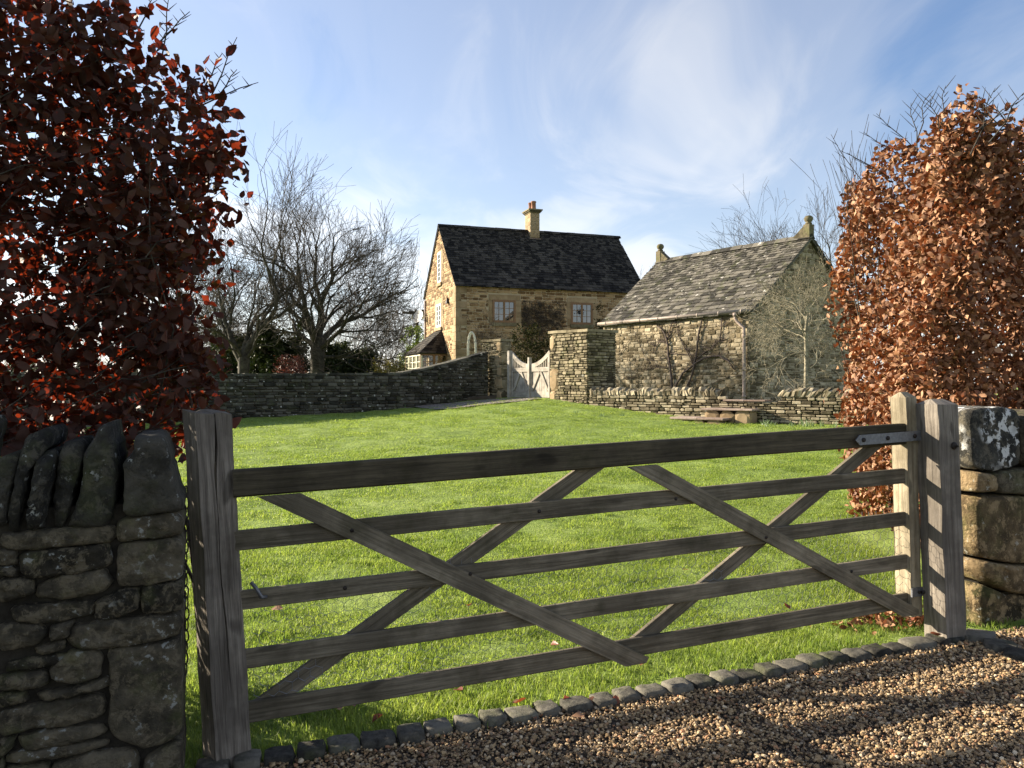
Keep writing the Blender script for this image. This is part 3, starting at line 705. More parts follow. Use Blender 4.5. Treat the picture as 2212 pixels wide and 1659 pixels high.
for (px_, py_, a_) in ((2118, 1402, -30), (2160, 1421, -28), (2204, 1446, -35), (2262, 1478, -38)):
    p = ghit(px_, py_); ax = v3(math.cos(R(a_)), math.sin(R(a_)), 0)
    obj('sett', sett(p, ax, .155, .15, .05, i), M['sett'], edg, True); i += 1

# ================================================================== FIELD GATE
TH = R(2.0); GO = v3(-1.09, 3.42, .166); GU = u*math.cos(TH)+UZ*math.sin(TH); GW = UZ*math.cos(TH)-u*math.sin(TH)
def gp(s, h, n=0.): return GO+GU*s+GW*h+nrm*n
def gsh(px, py, n=0.):
    p = plane_hit(px, py, GO+nrm*n, nrm)-GO; return p@GU, p@GW
t_g = thing('field_gate', 'wide weathered five bar wooden field gate with crossed diagonal braces', 'gate', (GO[0], GO[1], 0))
GL = 3.62
rails = [(.960, 1.079, .05), (.734, .819, .024), (.482, .563, .024), (.232, .315, .024), (.0, .090, .024)]
for i, (h0, h1, th) in enumerate(rails):
    mb = MB(); a = -.10 if i else -.056; b = GL+.02
    mb.beam(gp(a, (h0+h1)/2, 0), gp(b, (h0+h1)/2, 0), nrm, GW, h1-h0, th, .004 if i else .008, 24, .0022, i+1)
    obj('rail', mb, M['top_rail_wood'] if i == 0 else M['gate_wood'], t_g, label='thick dark mossy top rail' if i == 0 else None)
def brace(a, b, n, seed, wd=.078, front=True):
    s0, h0 = gsh(*a, n); s1, h1 = gsh(*b, n); A = np.array((s0, h0)); B = np.array((s1, h1)); d = (B-A)/np.linalg.norm(B-A); q = np.array((-d[1], d[0]))*wd/2
    e0, e1_ = (.15, .0) if front else (.12, .15)
    A2 = A-d*e0; B2 = B+d*e1_; pl = [A2-q, B2-q, B2+q, A2+q]
    for (nx_, ny_, c_) in ((0, -1, .957 if front or True else 1.1), (0, 1, .035), (1, 0, -.02), (-1, 0, GL+.06)):
        out = []
        for i in range(len(pl)):
            p, r_ = pl[i], pl[(i+1) % len(pl)]; f = lambda w_: nx_*w_[0]+ny_*w_[1]+c_
            lim = f(p) if ny_ == -1 else (p[1]+c_ if ny_ == 1 else (p[0]+.02 if nx_ == 1 else GL+.06-p[0])); lim2 = f(r_) if ny_ == -1 else (r_[1]+c_ if ny_ == 1 else (r_[0]+.02 if nx_ == 1 else GL+.06-r_[0]))
            if lim >= 0: out.append(p)
            if lim*lim2 < 0: out.append(p+(r_-p)*lim/(lim-lim2))
        pl = out
    m_ = len(pl); cc = sum(pl)/m_; th = .011
    rings = [(1., -th), (1., th*.75), (.0, th)]
    ins = [p+(cc-p)/np.linalg.norm(cc-p)*.004 for p in pl]
    vs = [gp(p[0], p[1], n-th) for p in pl]+[gp(p[0], p[1], n+th*.7) for p in pl]+[gp(p[0], p[1], n+th) for p in ins]
    uvp = lambda p: (float((p-A)@d)+seed*3.7, float((p-A)@q/np.linalg.norm(q)))
    fs = [tuple(range(m_))[::-1], tuple(2*m_+i for i in range(m_))]; uv = [tuple(uvp(p) for p in pl[::-1]), tuple(uvp(p) for p in ins)]
    for l in (0, 1):
        for i in range(m_):
            j = (i+1) % m_; fs.append((l*m_+i, l*m_+j, (l+1)*m_+j, (l+1)*m_+i)); a_, b_ = uvp(pl[i]), uvp(pl[j]); uv.append((a_, b_, (b_[0], b_[1]+.02), (a_[0], a_[1]+.02)))
    if np.dot(np.cross(GU, GW), nrm) < 0: fs = [f[::-1] for f in fs]; uv = [x[::-1] for x in uv]
    obj('brace', MB().add(vs, fs, uv), M['gate_wood'], t_g)
brace((566, 1052), (1392, 1437), .0245, 21, .088); brace((1376, 1000), (1992, 1338), .0245, 22, .082)
brace((600, 1500), (1276, 1010), -.0245, 23, .080, False); brace((1380, 1383), (1885, 963), -.0245, 24, .075, False)
# hanging stile (right) and meeting stile (left, behind the post)
def post_mesh(base, ax, ay, up, wx, wy, H, cap, seed, crack=False):
    """squared post; ax,ay half directions; cap: 'point' or 'flat'"""
    mb = MB(); r = random.Random(seed)
    colsf = [0, .04, .2, .35, .44, .475, .492, .505, .518, .54, .7, .85, .96, 1] if crack else [0, .05, .35, .65, .95, 1]
    nz = 46; ring = []
    for f in colsf: ring.append((-wx/2+wx*f, -wy/2, f, 'f'))
    for f in (.33, .66): ring.append((wx/2, -wy/2+wy*f, f, 's'))
    for f in colsf[::-1]: ring.append((-wx/2+wx*f, wy/2, f, 'b'))
    for f in (.66, .33): ring.append((-wx/2, -wy/2+wy*f, f, 's'))
    n = len(ring); vs = []; per = [0]
    for i in range(n): a, b = ring[i], ring[(i+1) % n]; per.append(per[-1]+math.hypot(b[0]-a[0], b[1]-a[1]))
    for j in range(nz+1):
        t = j/nz; z = H*t
        for (x, y, f, sd) in ring:
            dx = dy = 0
            cor = (f in (0, 1) and sd != 's')
            if cor: x2 = x*(1-.03/wx*.4); y2 = y*(1-.03/wy*.15)
            else: x2, y2 = x, y
            if sd == 'f' and crack and .47 < f < .53:
                dep = max(0., (t-.28)/.72)**.8; x2 += .008*math.sin(t*7)*1.3-.006*(1-t)
                if abs(f-.505) < .005: y2 += .05*dep
                elif abs(f-.5) < .02: x2 += (-1 if f < .5 else 1)*.0042*dep
            x2 += .0018*math.sin(z*17+x*60+seed)+r.uniform(-.0006, .0006); y2 += .0016*math.sin(z*13+y*50+x*90+seed)+r.uniform(-.0008, .0008)
            zz_ = z
            if j == nz:
                if cap == 'point': zz_ = z
                else: zz_ = z+.006*math.sin(x*70)+.006*math.sin(y*90)
            vs.append(base+ax*x2+ay*y2+up*zz_)
    fs = []; uv = []
    for j in range(nz):
        for i in range(n):
            i2 = (i+1) % n; fs.append((j*n+i, j*n+i2, (j+1)*n+i2, (j+1)*n+i))
            z0, z1 = H*j/nz+seed, H*(j+1)/nz+seed; uv.append(((z0, per[i]), (z0, per[i+1]), (z1, per[i+1]), (z1, per[i])))
    top = nz*n
    if cap == 'flat':
        fs.append(tuple(top+i for i in range(n))); uv.append(tuple((ring[i][0]*.3, ring[i][1]) for i in range(n)))
        mb.add(vs, fs, uv)
    else:
        nv = len(vs); hh = cap if not isinstance(cap, str) else .05
        for (x, y, f, sd) in ring: vs.append(base+ax*x*.55+ay*y*.1+up*(H+.030))
        for i in range(n):
            i2 = (i+1) % n; fs.append((top+i, top+i2, nv+i2, nv+i)); uv.append(((0, per[i]), (0, per[i+1]), (.05, per[i+1]), (.05, per[i])))
        fs.append(tuple(nv+i for i in range(n))); uv.append(tuple((ring[i][0], ring[i][1]*.1) for i in range(n)))
        mb.add(vs, fs, uv)
    return mb
ax_ = GU; ay_ = -nrm
sb, hb = gsh(1977, 1352, .03)
st = gp(GL-.0, hb+.0, -.005)
obj('hanging_stile', post_mesh(gp(GL+.045, -.045, -.025), GU, -nrm, GW, .088, .115, 1.275, 'point', 4), M['stile_wood'], t_g)
obj('meeting_stile', post_mesh(gp(-.115, -.03, -.03), GU, -nrm, GW, .075, .075, 1.14, 'flat', 6), M['gate_wood'], t_g)
# ironwork on the gate
sh = thing  # noqa
mb = MB(); s0, h0 = gsh(1815, 946, .045); s1, h1 = gsh(1990, 933, .045)
hm = 1.008
pl = [(GL-.40, hm), (GL-.37, hm+.028), (GL+.125, hm+.028), (GL+.125, hm-.028), (GL-.37, hm-.028)]
def plate(pl, n0, n1):
    m_ = len(pl); b = MB(); vs = [gp(s, h, n0) for s, h in pl]+[gp(s, h, n1) for s, h in pl]
    fs = [tuple(range(m_)), tuple(range(2*m_-1, m_-1, -1))]+[((i+1) % m_, i, i+m_, (i+1) % m_+m_) for i in range(m_)]
    return b.add(vs, fs)
hp = obj('strap_hinge', plate(pl, .064, .058), M['steel'], t_g, label='grey galvanised strap hinge with three bolts')
def bolt(c, n, r=.013, t=.010): return MB().tube([c, c+n*t*.5, c+n*t], [r, r, r*.55], 10)
for ds in (-.345, -.17, .03): obj('bolt', bolt(gp(GL+ds, hm, .063), nrm), M['iron'], hp, True)
obj('hinge_spacer', plate([(GL-.05, hm-.02), (GL+.085, hm-.02), (GL+.085, hm+.02), (GL-.05, hm+.02)], .059, .030), M['steel'], hp)
hb_ = obj('lower_hinge', plate([(GL-.0, .075), (GL+.085, .075), (GL+.085, .125), (GL+.0, .125)], .046, .034), M['steel'], t_g)
obj('bolt', bolt(gp(GL+.05, .10, .045), nrm, .010), M['iron'], hb_, True)
obj('hinge_pin', MB().tube([gp(GL+.06, .10, .055), gp(GL+.12, .10, .065)], .010, 8), M['iron'], hb_, True)
for (px_, py_, n_) in ((1015, 1555, .037), (745, 1258, .014), (1660, 1168, .014), (760, 1130, .037), (1017, 1268, .037), (1460, 1066, .037), (1655, 1147, .037), (1230, 1377, .037), (1165, 1100, .014), (760, 1128, .037), (1520, 1245, .014), (1840, 1240, .037)):
    s0, h0 = gsh(px_, py_, n_)
    hit = [r_ for r_ in rails if r_[0]-.02 < h0 < r_[1]+.02]
    if hit: obj('bolt', bolt(gp(s0, (hit[0][0]+hit[0][1])/2, n_-.002), nrm, .009, .006), M['iron'], t_g, True)
# spring latch seen just right of the left post
lt = obj('latch', MB().tube([gp(.0, .60, .03), gp(.02, .575, .04), gp(.04, .535, .045), gp(.06, .53, .03)], .008, 8), M['steel'], t_g, True)
# chicken wire
mb = MB(); cw_ = .052; chh = .045; j = 0; h = .0
while h < .54:
    s_ = (j % 2)*cw_/2
    while s_ < GL-.02:
        a = (s_, h); rj = lambda q: (q[0]+rnd.uniform(-.003, .003), q[1]+rnd.uniform(-.003, .003))
        A = rj((s_, h+chh*.33)); B = rj((s_+cw_/2, h)); C = rj((s_+cw_, h+chh*.33)); D = rj((s_, h+chh))
        for q0, q1 in ((A, B), (B, C), (A, D)):
            mb.tube([gp(q0[0], q0[1], -.016+.004*math.sin(q0[0]*9)), gp(q1[0], q1[1], -.016+.004*math.sin(q1[0]*9))], .0011, 3, cap=False)
        s_ += cw_
    h += chh; j += 1
obj('wire_netting', mb, M['steel'], t_g)

# gate posts
def rotz(v, a): c, s = math.cos(a), math.sin(a); return v3(v[0]*c-v[1]*s, v[0]*s+v[1]*c, v[2])
PB = at(512, 1659, 3.36); fy = R(37); pax = v3(math.cos(fy), math.sin(fy), 0); pay = v3(-math.sin(fy), math.cos(fy), 0)
lean = R(3.4); up_ = unit(UZ*math.cos(lean)-v3(1, 0, 0)*math.sin(lean))
PB = v3(-1.205, 3.42, -.08)
t_p = thing('gate_post', 'thick grey weathered gate post with a long vertical crack beside the left wall', 'post', (PB[0], PB[1], 0))
obj('timber', post_mesh(PB, pax, pay, up_, .160, .185, 1.565, 'flat', 2, True), M['post_wood'], t_p)
PR = plane_hit(2052, 1388, v3(-1.09, 3.42, 0)+nrm*.06, nrm); PR[2] = -.05
lean = R(2.2); upr = unit(UZ*math.cos(lean)-v3(1, 0, 0)*math.sin(lean)); PR = PR+nrm*.065-u*.100
t_p2 = thing('gate_post', 'square wooden post with pointed top striped by sunlight beside the lichened wall', 'post', (PR[0], PR[1], 0))
obj('timber', post_mesh(PR, u, -nrm, upr, .165, .155, 1.535, 'point', 9), M['post_wood'], t_p2)
bc = PR+upr*1.30+nrm*.078+u*.03
nb = obj('hinge_nut', bolt(bc, nrm, .022, .014), M['iron'], t_p2, True)
obj('bolt_end', bolt(bc, nrm, .010, .03), M['iron'], nb, True)
# chain hanging between wall and post
t_c = thing('hanging_chain', 'dark iron chain dangling between the left wall and gate post', 'chain', at(403, 1450, 3.18))
for i in range(17):
    c = at(402+math.sin(i*.7)*1.5, 1062+i*24, 3.18); ax = v3(1, 0, 0) if i % 2 else v3(.25, .97, 0)
    pts = [c+ax*math.cos(a)*.009+UZ*math.sin(a)*.023*(1 if abs(math.sin(a)) > .4 else .9) for a in np.linspace(0, 2*math.pi, 13)[:-1]]
    obj('chain_link', MB().tube(pts, .0032, 6, closed=True), M['iron'], t_c, True)

# ================================================================== COTTAGE
e1 = v3(math.cos(R(19.4)), math.sin(R(19.4)), 0); e2 = v3(-e1[1], e1[0], 0)
HC = v3(-2.51, 36, 0); HL = 9.45; HW = 5.85; HE = 6.18; HR = 9.22; HB = 1.0
t_h = thing('cottage', 'two storey golden stone cottage with steep dark tiled roof and tall chimney', 'house', (HC[0], HC[1], 1.1))
def part_empty(name, parent, loc=None):
    o = bpy.data.objects.new(name, None); col.objects.link(o); o.parent = parent; return o
def slab(mb, pts, en, t):
    """convex polygon extruded backwards by t"""
    pts = [np.asarray(p, float) for p in pts]; m_ = len(pts); nn_ = np.cross(pts[1]-pts[0], pts[2]-pts[0])
    if np.dot(nn_, en) < 0: pts = pts[::-1]
    vs = pts+[p-en*t for p in pts]
    fs = [tuple(range(m_)), tuple(range(2*m_-1, m_-1, -1))]+[((i+1) % m_, i, i+m_, (i+1) % m_+m_) for i in range(m_)]
    return mb.add(vs, fs)
# backing walls with mortar
mb = MB(); g_n = -e1; f_n = -e2
q = lambda s, w_, z: HC+e1*s+e2*w_+UZ*z
slab(mb, [q(0, 0, HB), q(HL, 0, HB), q(HL, 0, HE), q(0, 0, HE)], f_n, .3)
wallf = obj('front_wall', mb, M['cottage_mortar'], t_h)
mb = MB(); slab(mb, [q(0, .002, HB), q(0, HW, HB), q(0, HW, HE), q(0, HW/2, HR-.05), q(0, .002, HE)], g_n, .3)
wallg = obj('gable_wall', mb, M['cottage_mortar'], t_h)
mb = MB(); slab(mb, [q(HL, .3, HB), q(HL, HW, HB), q(HL, HW, HE), q(HL, HW/2, HR-.05), q(HL, .3, HE)], e1, .3); slab(mb, [q(.3, HW, HB), q(HL-.3, HW, HB), q(HL-.3, HW, HE), q(.3, HW, HE)], e2, .3)
obj('rear_wall', mb, M['cottage_mortar'], t_h)
def hf(px, py):   # front wall plane coords
    p = plane_hit(px, py, HC, f_n)-HC; return p@e1, p[2]
def hg(px, py):
    p = plane_hit(px, py, HC, g_n)-HC; return p@e2, p[2]
def win_rect(fn, x0, y0, x1, y1):
    a = fn(x0, (y0+y1)/2)[0]; b = fn(x1, (y0+y1)/2)[0]; xm = (x0+x1)/2; t = fn(xm, y0)[1]; bo = fn(xm, y1)[1]
    return min(a, b), max(a, b), bo, t
W1 = win_rect(hf, 1063.5, 648, 1113.5, 697); W2 = win_rect(hf, 1233, 654, 1280, 701)
s1 = win_rect(hf, 1056, 637, 1123, 698); s2 = win_rect(hf, 1226, 644, 1288, 702)
V1 = win_rect(hg, 954.5, 545, 947, 611); V2 = win_rect(hg, 954.5, 657, 943.5, 707); r1_ = win_rect(hg, 957.5, 646, 940.5, 711); r0_ = win_rect(hg, 957, 541, 945.5, 615)
def window(parent, frame, rect, cols, rows, casements, wood, glassm, depth=.10, arched=False):
    o, ex, en = frame; x0, x1, z0, z1 = rect
    P_ = lambda x, z, d: o+ex*x+UZ*z+en*d
    fw = .055; mb = MB()
    def bar(xa, xb, za, zb, d0, d1, mb=mb): mb.box((P_(xa, za, d0)+P_(xb, zb, d1))/2, ex*(xb-xa)/2, en*(d1-d0)/2, UZ*(zb-za)/2)
    fr_ = MB()
    bar(x0, x1, z1-fw, z1, .004, .05, fr_); bar(x0, x1, z0, z0+fw, .004, .05, fr_); bar(x0, x0+fw, z0+fw, z1-fw, .004, .05, fr_); bar(x1-fw, x1, z0+fw, z1-fw, .004, .05, fr_)
    W_ = obj('window', fr_, wood, parent)
    cwid = (x1-x0-2*fw)/casements
    for c_ in range(casements):
        a = x0+fw+c_*cwid; b = a+cwid; cm = MB(); cf = .045
        bar(a+.003, b-.003, z1-fw-cf, z1-fw-.003, .010, .044, cm); bar(a+.003, b-.003, z0+fw+.003, z0+fw+cf, .010, .044, cm); bar(a+.003, a+cf, z0+fw+cf, z1-fw-cf, .010, .044, cm); bar(b-cf, b-.003, z0+fw+cf, z1-fw-cf, .010, .044, cm)
        ia, ib, ja, jb = a+cf, b-cf, z0+fw+cf, z1-fw-cf
        for i in range(1, cols): xx = ia+(ib-ia)*i/cols; bar(xx-.011, xx+.011, ja, jb, .014, .036, cm)
        for j in range(1, rows): zz_ = ja+(jb-ja)*j/rows; bar(ia, ib, zz_-.010, zz_+.010, .015, .035, cm)
        obj('casement', cm, wood, W_)
        for i in range(cols):
            for j in range(rows):
                pm = MB(); xa, xb = ia+(ib-ia)*i/cols, ia+(ib-ia)*(i+1)/cols; za, zb = ja+(jb-ja)*j/rows, ja+(jb-ja)*(j+1)/rows
                tl = rnd.uniform(-.012, .012)
                slab(pm, [P_(xa, za, .018+tl*.1), P_(xb, za, .018-tl*.1), P_(xb, zb, .018-tl*.1), P_(xa, zb, .018+tl*.1)], en, .006); obj('pane', pm, glassm, W_)
    return W_
ff = (HC, e1, f_n); gf = (HC, e2, g_n)
for rct in (W1, W2): window(t_h, ff, rct, 2, 3, 2, M['brownwood'], M['glass'])
window(t_h, gf, V1, 2, 6, 1, M['white'], M['glass']); window(t_h, gf, V2, 2, 4, 2, M['white'], M['glass'])
def ashlar(parent, frame, rect, name='dressed_stone', proud=.05, mat='ashlar'):
    o, ex, en = frame; x0, x1, z0, z1 = rect; mb = MB(); vs, fs = rub_stone(o, ex, UZ, en, x0, x1, z0, z1, proud, random.Random(int(x0*1000))); 
    mb.box(o+ex*(x0+x1)/2+UZ*(z0+z1)/2+en*(proud/2-.01), ex*(x1-x0)/2, en*(proud/2+.01), UZ*(z1-z0)/2); return obj(name, mb, M[mat], parent)
def surround(fr, win, sur, qn=4):
    x0, x1, z0, z1 = win; a, b, c, d = sur; L_ = []
    L_.append((a, b, z1+.004, d)); 
    hh = (z1-c)/qn
    for i in range(qn):
        ext_ = .07*(i % 2)
        L_.append((a-ext_, x0-.004, c+i*hh, c+(i+1)*hh-.008)); L_.append((x1+.004, b+ext_, c+i*hh, c+(i+1)*hh-.008))
    for r_ in L_: ashlar(t_h, fr, r_, 'surround_stone', .028)
    return (a-.04, b+.04, c, d)
holes_f = [surround(ff, W1, s1), surround(ff, W2, s2)]
for rct in (W1, W2): ashlar(t_h, ff, (rct[0]-.03, rct[1]+.03, rct[2]-.16, rct[2]-.004), 'window_sill', .07, 'finial')
holes_g = [surround(gf, V2, r1_), surround(gf, V1, r0_, 5)]
for rct in (V1, V2): ashlar(t_h, gf, (rct[0]-.12, rct[1]+.12, rct[2]-.16, rct[2]-.004), 'window_sill', .10, 'ashlar')
# quoins at the near corner
z = HB; i = 0; hq_f = []; hq_g = []
while z < HE-.05:
    h = min(.36+.07*math.sin(i*2.1), HE-.02-z); la, lb = (.52, .26) if i % 2 else (.26, .46)
    mb = MB(); c = HC+e1*(la/2-.02)+UZ*(z+h/2-.004)+f_n*.0; mb.box(c+e2*(.02), e1*(la/2), e2*.05, UZ*(h/2-.006)); obj('quoin_stone', mb, M['ashlar'], wallf)
    mb = MB(); mb.box(HC+e2*(lb/2+.001+.07)+UZ*(z+h/2-.004)+e1*.018, e2*(lb/2), e1*.048, UZ*(h/2-.006)); obj('quoin_stone', mb, M['ashlar'], wallg)
    hq_f.append((0, la-.04, z, z+h)); hq_g.append((0, lb+.08, z, z+h)); z += h; i += 1
rq = random.Random(21)
rects = courses(HL, lambda x: 1.9, lambda x: HE-.12, (.09, .17), (.22, .50), .018, rq, None, holes_f+hq_f+[(r_[0]-.03, r_[1]+.03, r_[2]-.16, r_[2]) for r_ in (W1, W2)])
lay(rects, (HC, e1, UZ, f_n), M['cottage_stone'], wallf, lambda r_: (r_[1]-r_[0])*(r_[3]-r_[2])*(1 if r_[2] > 2.4 else .2), 5, (.012, .035), 230)
glim = lambda z: (0, HW) if z < HE else (HW/2*(z-HE)/(HR-.05-HE)+.03, HW-HW/2*(z-HE)/(HR-.05-HE)-.03)
rects = courses(HW, lambda x: 1.2, lambda x: HR-.2, (.09, .16), (.24, .50), .016, rq, glim, holes_g+hq_g+[(r_[0]-.12, r_[1]+.12, r_[2]-.16, r_[2]) for r_ in (V1, V2)])
lay(rects, (HC, e2, UZ, g_n), M['cottage_stone'], wallg, lambda r_: (r_[1]-r_[0])*(r_[3]-r_[2]), 6, (.010, .026), 70)
# roofs of overlapping stone tiles
def tiled(parent, o, ex, down, n, W, Ls, row, cw, th, mat, seed, limit, rank, jit=.01, name='roof_tile', W2=None):
    """o = ridge start, ex along ridge, down = unit down-slope, n = outward normal"""
    r = random.Random(seed); items = []; y = 0; rowi = 0
    while y < Ls:
        rw_ = row(y/Ls); x = -r.uniform(0, cw[0]*.6)
        while x < W:
            wd = r.uniform(*cw)*(.7+.6*y/Ls); x0, x1 = max(x, 0), min(x+wd, W)
            if x1-x0 > .04: items.append((x0+.004, x1-.004, y, min(y+rw_*1.12, Ls+.06), r.uniform(-jit, jit), r.uniform(.7, 1.4), r.uniform(-.02, .02)))
            x += wd
        y += rw_; rowi += 1
    items.sort(key=rank, reverse=True); rest = MB()
    for i, (x0, x1, y0, y1, jj, tk, rt) in enumerate(items):
        y1 += jj; T_ = th*tk
        P_ = lambda x, y, d: o+ex*x+down*y+n*d
        lift = .010+T_; k1, k2 = r.uniform(.0, .25)*(x1-x0)*.3, r.uniform(.0, .25)*(x1-x0)*.3
        pts = [(x0, y0, .004), (x1, y0, .004), (x1, y1-k1, lift), (x1-k1*1.2, y1+rt*.4, lift), (x0+k2*1.2, y1-rt*.4, lift), (x0, y1-k2, lift)]
        vs = [P_(*p) for p in pts]+[P_(p[0], p[1], p[2]-T_) for p in pts]
        fs = [tuple(range(6)), (1, 7, 8, 2)[::-1], (2, 8, 9, 3)[::-1], (3, 9, 10, 4)[::-1], (4, 10, 11, 5)[::-1], (5, 11, 6, 0)[::-1], tuple(range(11, 5, -1))]
        if np.dot(np.cross(ex, down), n) < 0: fs = [f[::-1] for f in fs]
        if i < limit: obj(name, MB().add(vs, fs), mat, parent)
        else: rest.add(vs, fs)
    if rest.n: obj(name+'_field', rest, mat, parent, kind='stuff')
rise = HR-HE; half = HW/2+.18; sl = math.hypot(half, rise+.18*rise/(HW/2)); sd = unit(v3(0, 0, -rise)-e2*(HW/2)); sn = unit(np.cross(e1, -sd)); sn = sn if sn[2] > 0 else -sn
Rg = HC+e2*HW/2+UZ*(HR+.02)
mb = MB(); bk = unit(v3(0, 0, -rise)+e2*(HW/2)); bn = unit(np.cross(e1, bk)); bn = bn if bn[2] > 0 else -bn
slab(mb, [Rg-e1*.07, Rg+e1*(HL+.07), Rg+e1*(HL+.07)+sd*(sl-.02), Rg-e1*.07+sd*(sl-.02)], sn, .07)
slab(mb, [Rg-e1*.07+UZ*.001, Rg+e1*(HL+.07)+UZ*.001, Rg+e1*(HL+.07)+bk*sl, Rg-e1*.07+bk*sl], bn, .07)
roof = obj('roof', mb, M['roof_dark'], t_h)
tiled(roof, Rg-e1*.10+sn*.004, e1, sd, sn, HL+.2, sl, lambda t: .11+.10*t, (.15, .28), .014, M['roof_dark'], 4, 240, lambda q_: (q_[1]-q_[0])*(q_[3]-q_[2]), .012)
tiled(roof, Rg-e1*.10+bn*.004, e1, bk, bn, 1.2, sl, lambda t: .16+.10*t, (.15, .28), .014, M['roof_dark'], 4, 0, lambda q_: 0, .012, 'rear_tile')
mb = MB(); r_ = random.Random(4); s_ = -.1
while s_ < HL+.05:
    ln = .42+r_.uniform(-.04, .04); c = Rg+e1*(s_+ln/2)+UZ*(.035+r_.uniform(-.006, .006)); rb = MB()
    rb.add([c-e1*ln*.49+UZ*.05, c+e1*ln*.49+UZ*.05, c+e1*ln*.49-e2*.13-UZ*.085, c-e1*ln*.49-e2*.13-UZ*.085, c+e1*ln*.49+e2*.13-UZ*.085, c-e1*ln*.49+e2*.13-UZ*.085], [(1, 0, 3, 2), (0, 1, 4, 5), (0, 5, 3), (1, 2, 4), (2, 3, 5, 4)])
    obj('ridge_tile', rb, M['roof_dark'], roof); s_ += ln
ew = Rg+sd*(sl-.06)
obj('eaves_board', MB().beam(HC-e1*.05+UZ*(HE-.09)+f_n*.05, HC+e1*(HL+.05)+UZ*(HE-.09)+f_n*.05, f_n, UZ, .10, .07, .01), M['finial'], t_h)
# chimney
t0 = 4.77; cc = HC+e2*HW/2+e1*(t0)
chim = MB(); chim.box(cc+UZ*(HR+.0), e1*.24, e2*.38, UZ*.9); ch = obj('chimney', chim, M['cottage_mortar'], t_h)
z = HR-.35; r_ = random.Random(8)
while z < HR+.88:
    h = .20
    for fr, W_ in (((cc-e2*.38-e1*.24, e1, UZ, -e2), .48), ((cc-e1*.24+e2*.38, -e2, UZ, -e1), .76), ((cc+e1*.24-e2*.38, e2, UZ, e1), .76)):
        nb_ = 2 if W_ > .6 else (1 if int(z*10) % 4 < 2 else 2); cuts = [0]+[W_*(i/nb_+r_.uniform(-.08, .08)) for i in range(1, nb_)]+[W_]
        for a, b in zip(cuts[:-1], cuts[1:]):
            vs, fs = rub_stone(fr[0], fr[1], UZ, fr[3], a+.005, b-.005, z+.005, z+h-.005, .016, r_); obj('chimney_stone', MB().add(vs, fs), M['ashlar'], ch)
    z += h
mb = MB(); 
for zz_, gx, hh in ((.92, .04, .03), (.98, .09, .035), (1.04, .13, .03)): mb.box(cc+UZ*(HR+zz_), e1*(.24+gx), e2*(.38+gx), UZ*hh)
obj('chimney_cap', mb, M['finial'], ch)
for dy in (-.17, .19):
    mb = MB(); mb.lathe(cc+e2*dy+UZ*(HR+1.06), [(.14, 0), (.15, .05), (.125, .08), (.115, .36), (.14, .38), (.14, .43), (.11, .45), (.09, .44)], 14); obj('chimney_pot', mb, M['terracotta'], ch, True)
mb = MB(); mb.box(cc-e2*.40+UZ*(HR-.42)-UZ*.0, e1*.30, e2*.05, UZ*.035); obj('flashing', mb, M['slab_cap'], ch)
# downpipe, bird box
dp_ = HC+e2*(HW-.12)+g_n*.07
obj('downpipe', MB().tube([dp_+UZ*5.9, dp_+UZ*4, dp_+UZ*1.3], .045, 8), M['pipe'], t_h, True)
w_, z_ = hg(969.5, 650); c = HC+e2*w_+UZ*z_; mb = MB(); mb.add([c+g_n*.01-UZ*.12-e2*.12, c+g_n*.01-UZ*.12+e2*.12, c+g_n*.01+UZ*.13, c+g_n*.14-UZ*.12-e2*.12, c+g_n*.14-UZ*.12+e2*.12, c+g_n*.1+UZ*.13], [(0, 2, 1), (3, 4, 5), (0, 1, 4, 3), (0, 3, 5, 2), (1, 2, 5, 4)])
obj('vent_hood', mb, M['black'], t_h)
# satellite dish
w_, z_ = hg(921, 641); c = HC+e2*(HW-.05)+UZ*4.95
t_d = thing('satellite_dish', 'round grey satellite dish on the far end of the sunlit gable', 'dish', c+g_n*.4)
dn = unit(v3(-.55, -.75, .35)); da = unit(np.cross(dn, UZ)); db = np.cross(da, dn); cd = c+g_n*.42+UZ*.12; vs = [cd-dn*.05]; fs = []
for i in range(1, 5):
    for j in range(18): aa = 2*math.pi*j/18; rr_ = .33*i/4; vs.append(cd+da*math.cos(aa)*rr_+db*math.sin(aa)*rr_*1.08+dn*(-.05+.07*(i/4)**2))
for j in range(18): fs.append((0, 1+j, 1+(j+1) % 18))
for i in range(3):
    for j in range(18): fs.append((1+i*18+j, 1+(i+1)*18+j, 1+(i+1)*18+(j+1) % 18, 1+i*18+(j+1) % 18))
obj('reflector', MB().add(vs, fs), M['dish'], t_d, True)
obj('bracket', MB().tube([c+g_n*.02-UZ*.05, c+g_n*.22-UZ*.05, cd-dn*.06], .022, 6).tube([c+g_n*.02-UZ*.2, c+g_n*.02+UZ*.12], .03, 6), M['black'], t_d)
obj('receiver_arm', MB().tube([cd-db*.3, cd+dn*.38-db*.18, cd+dn*.42-db*.05], .015, 6), M['black'], t_d)

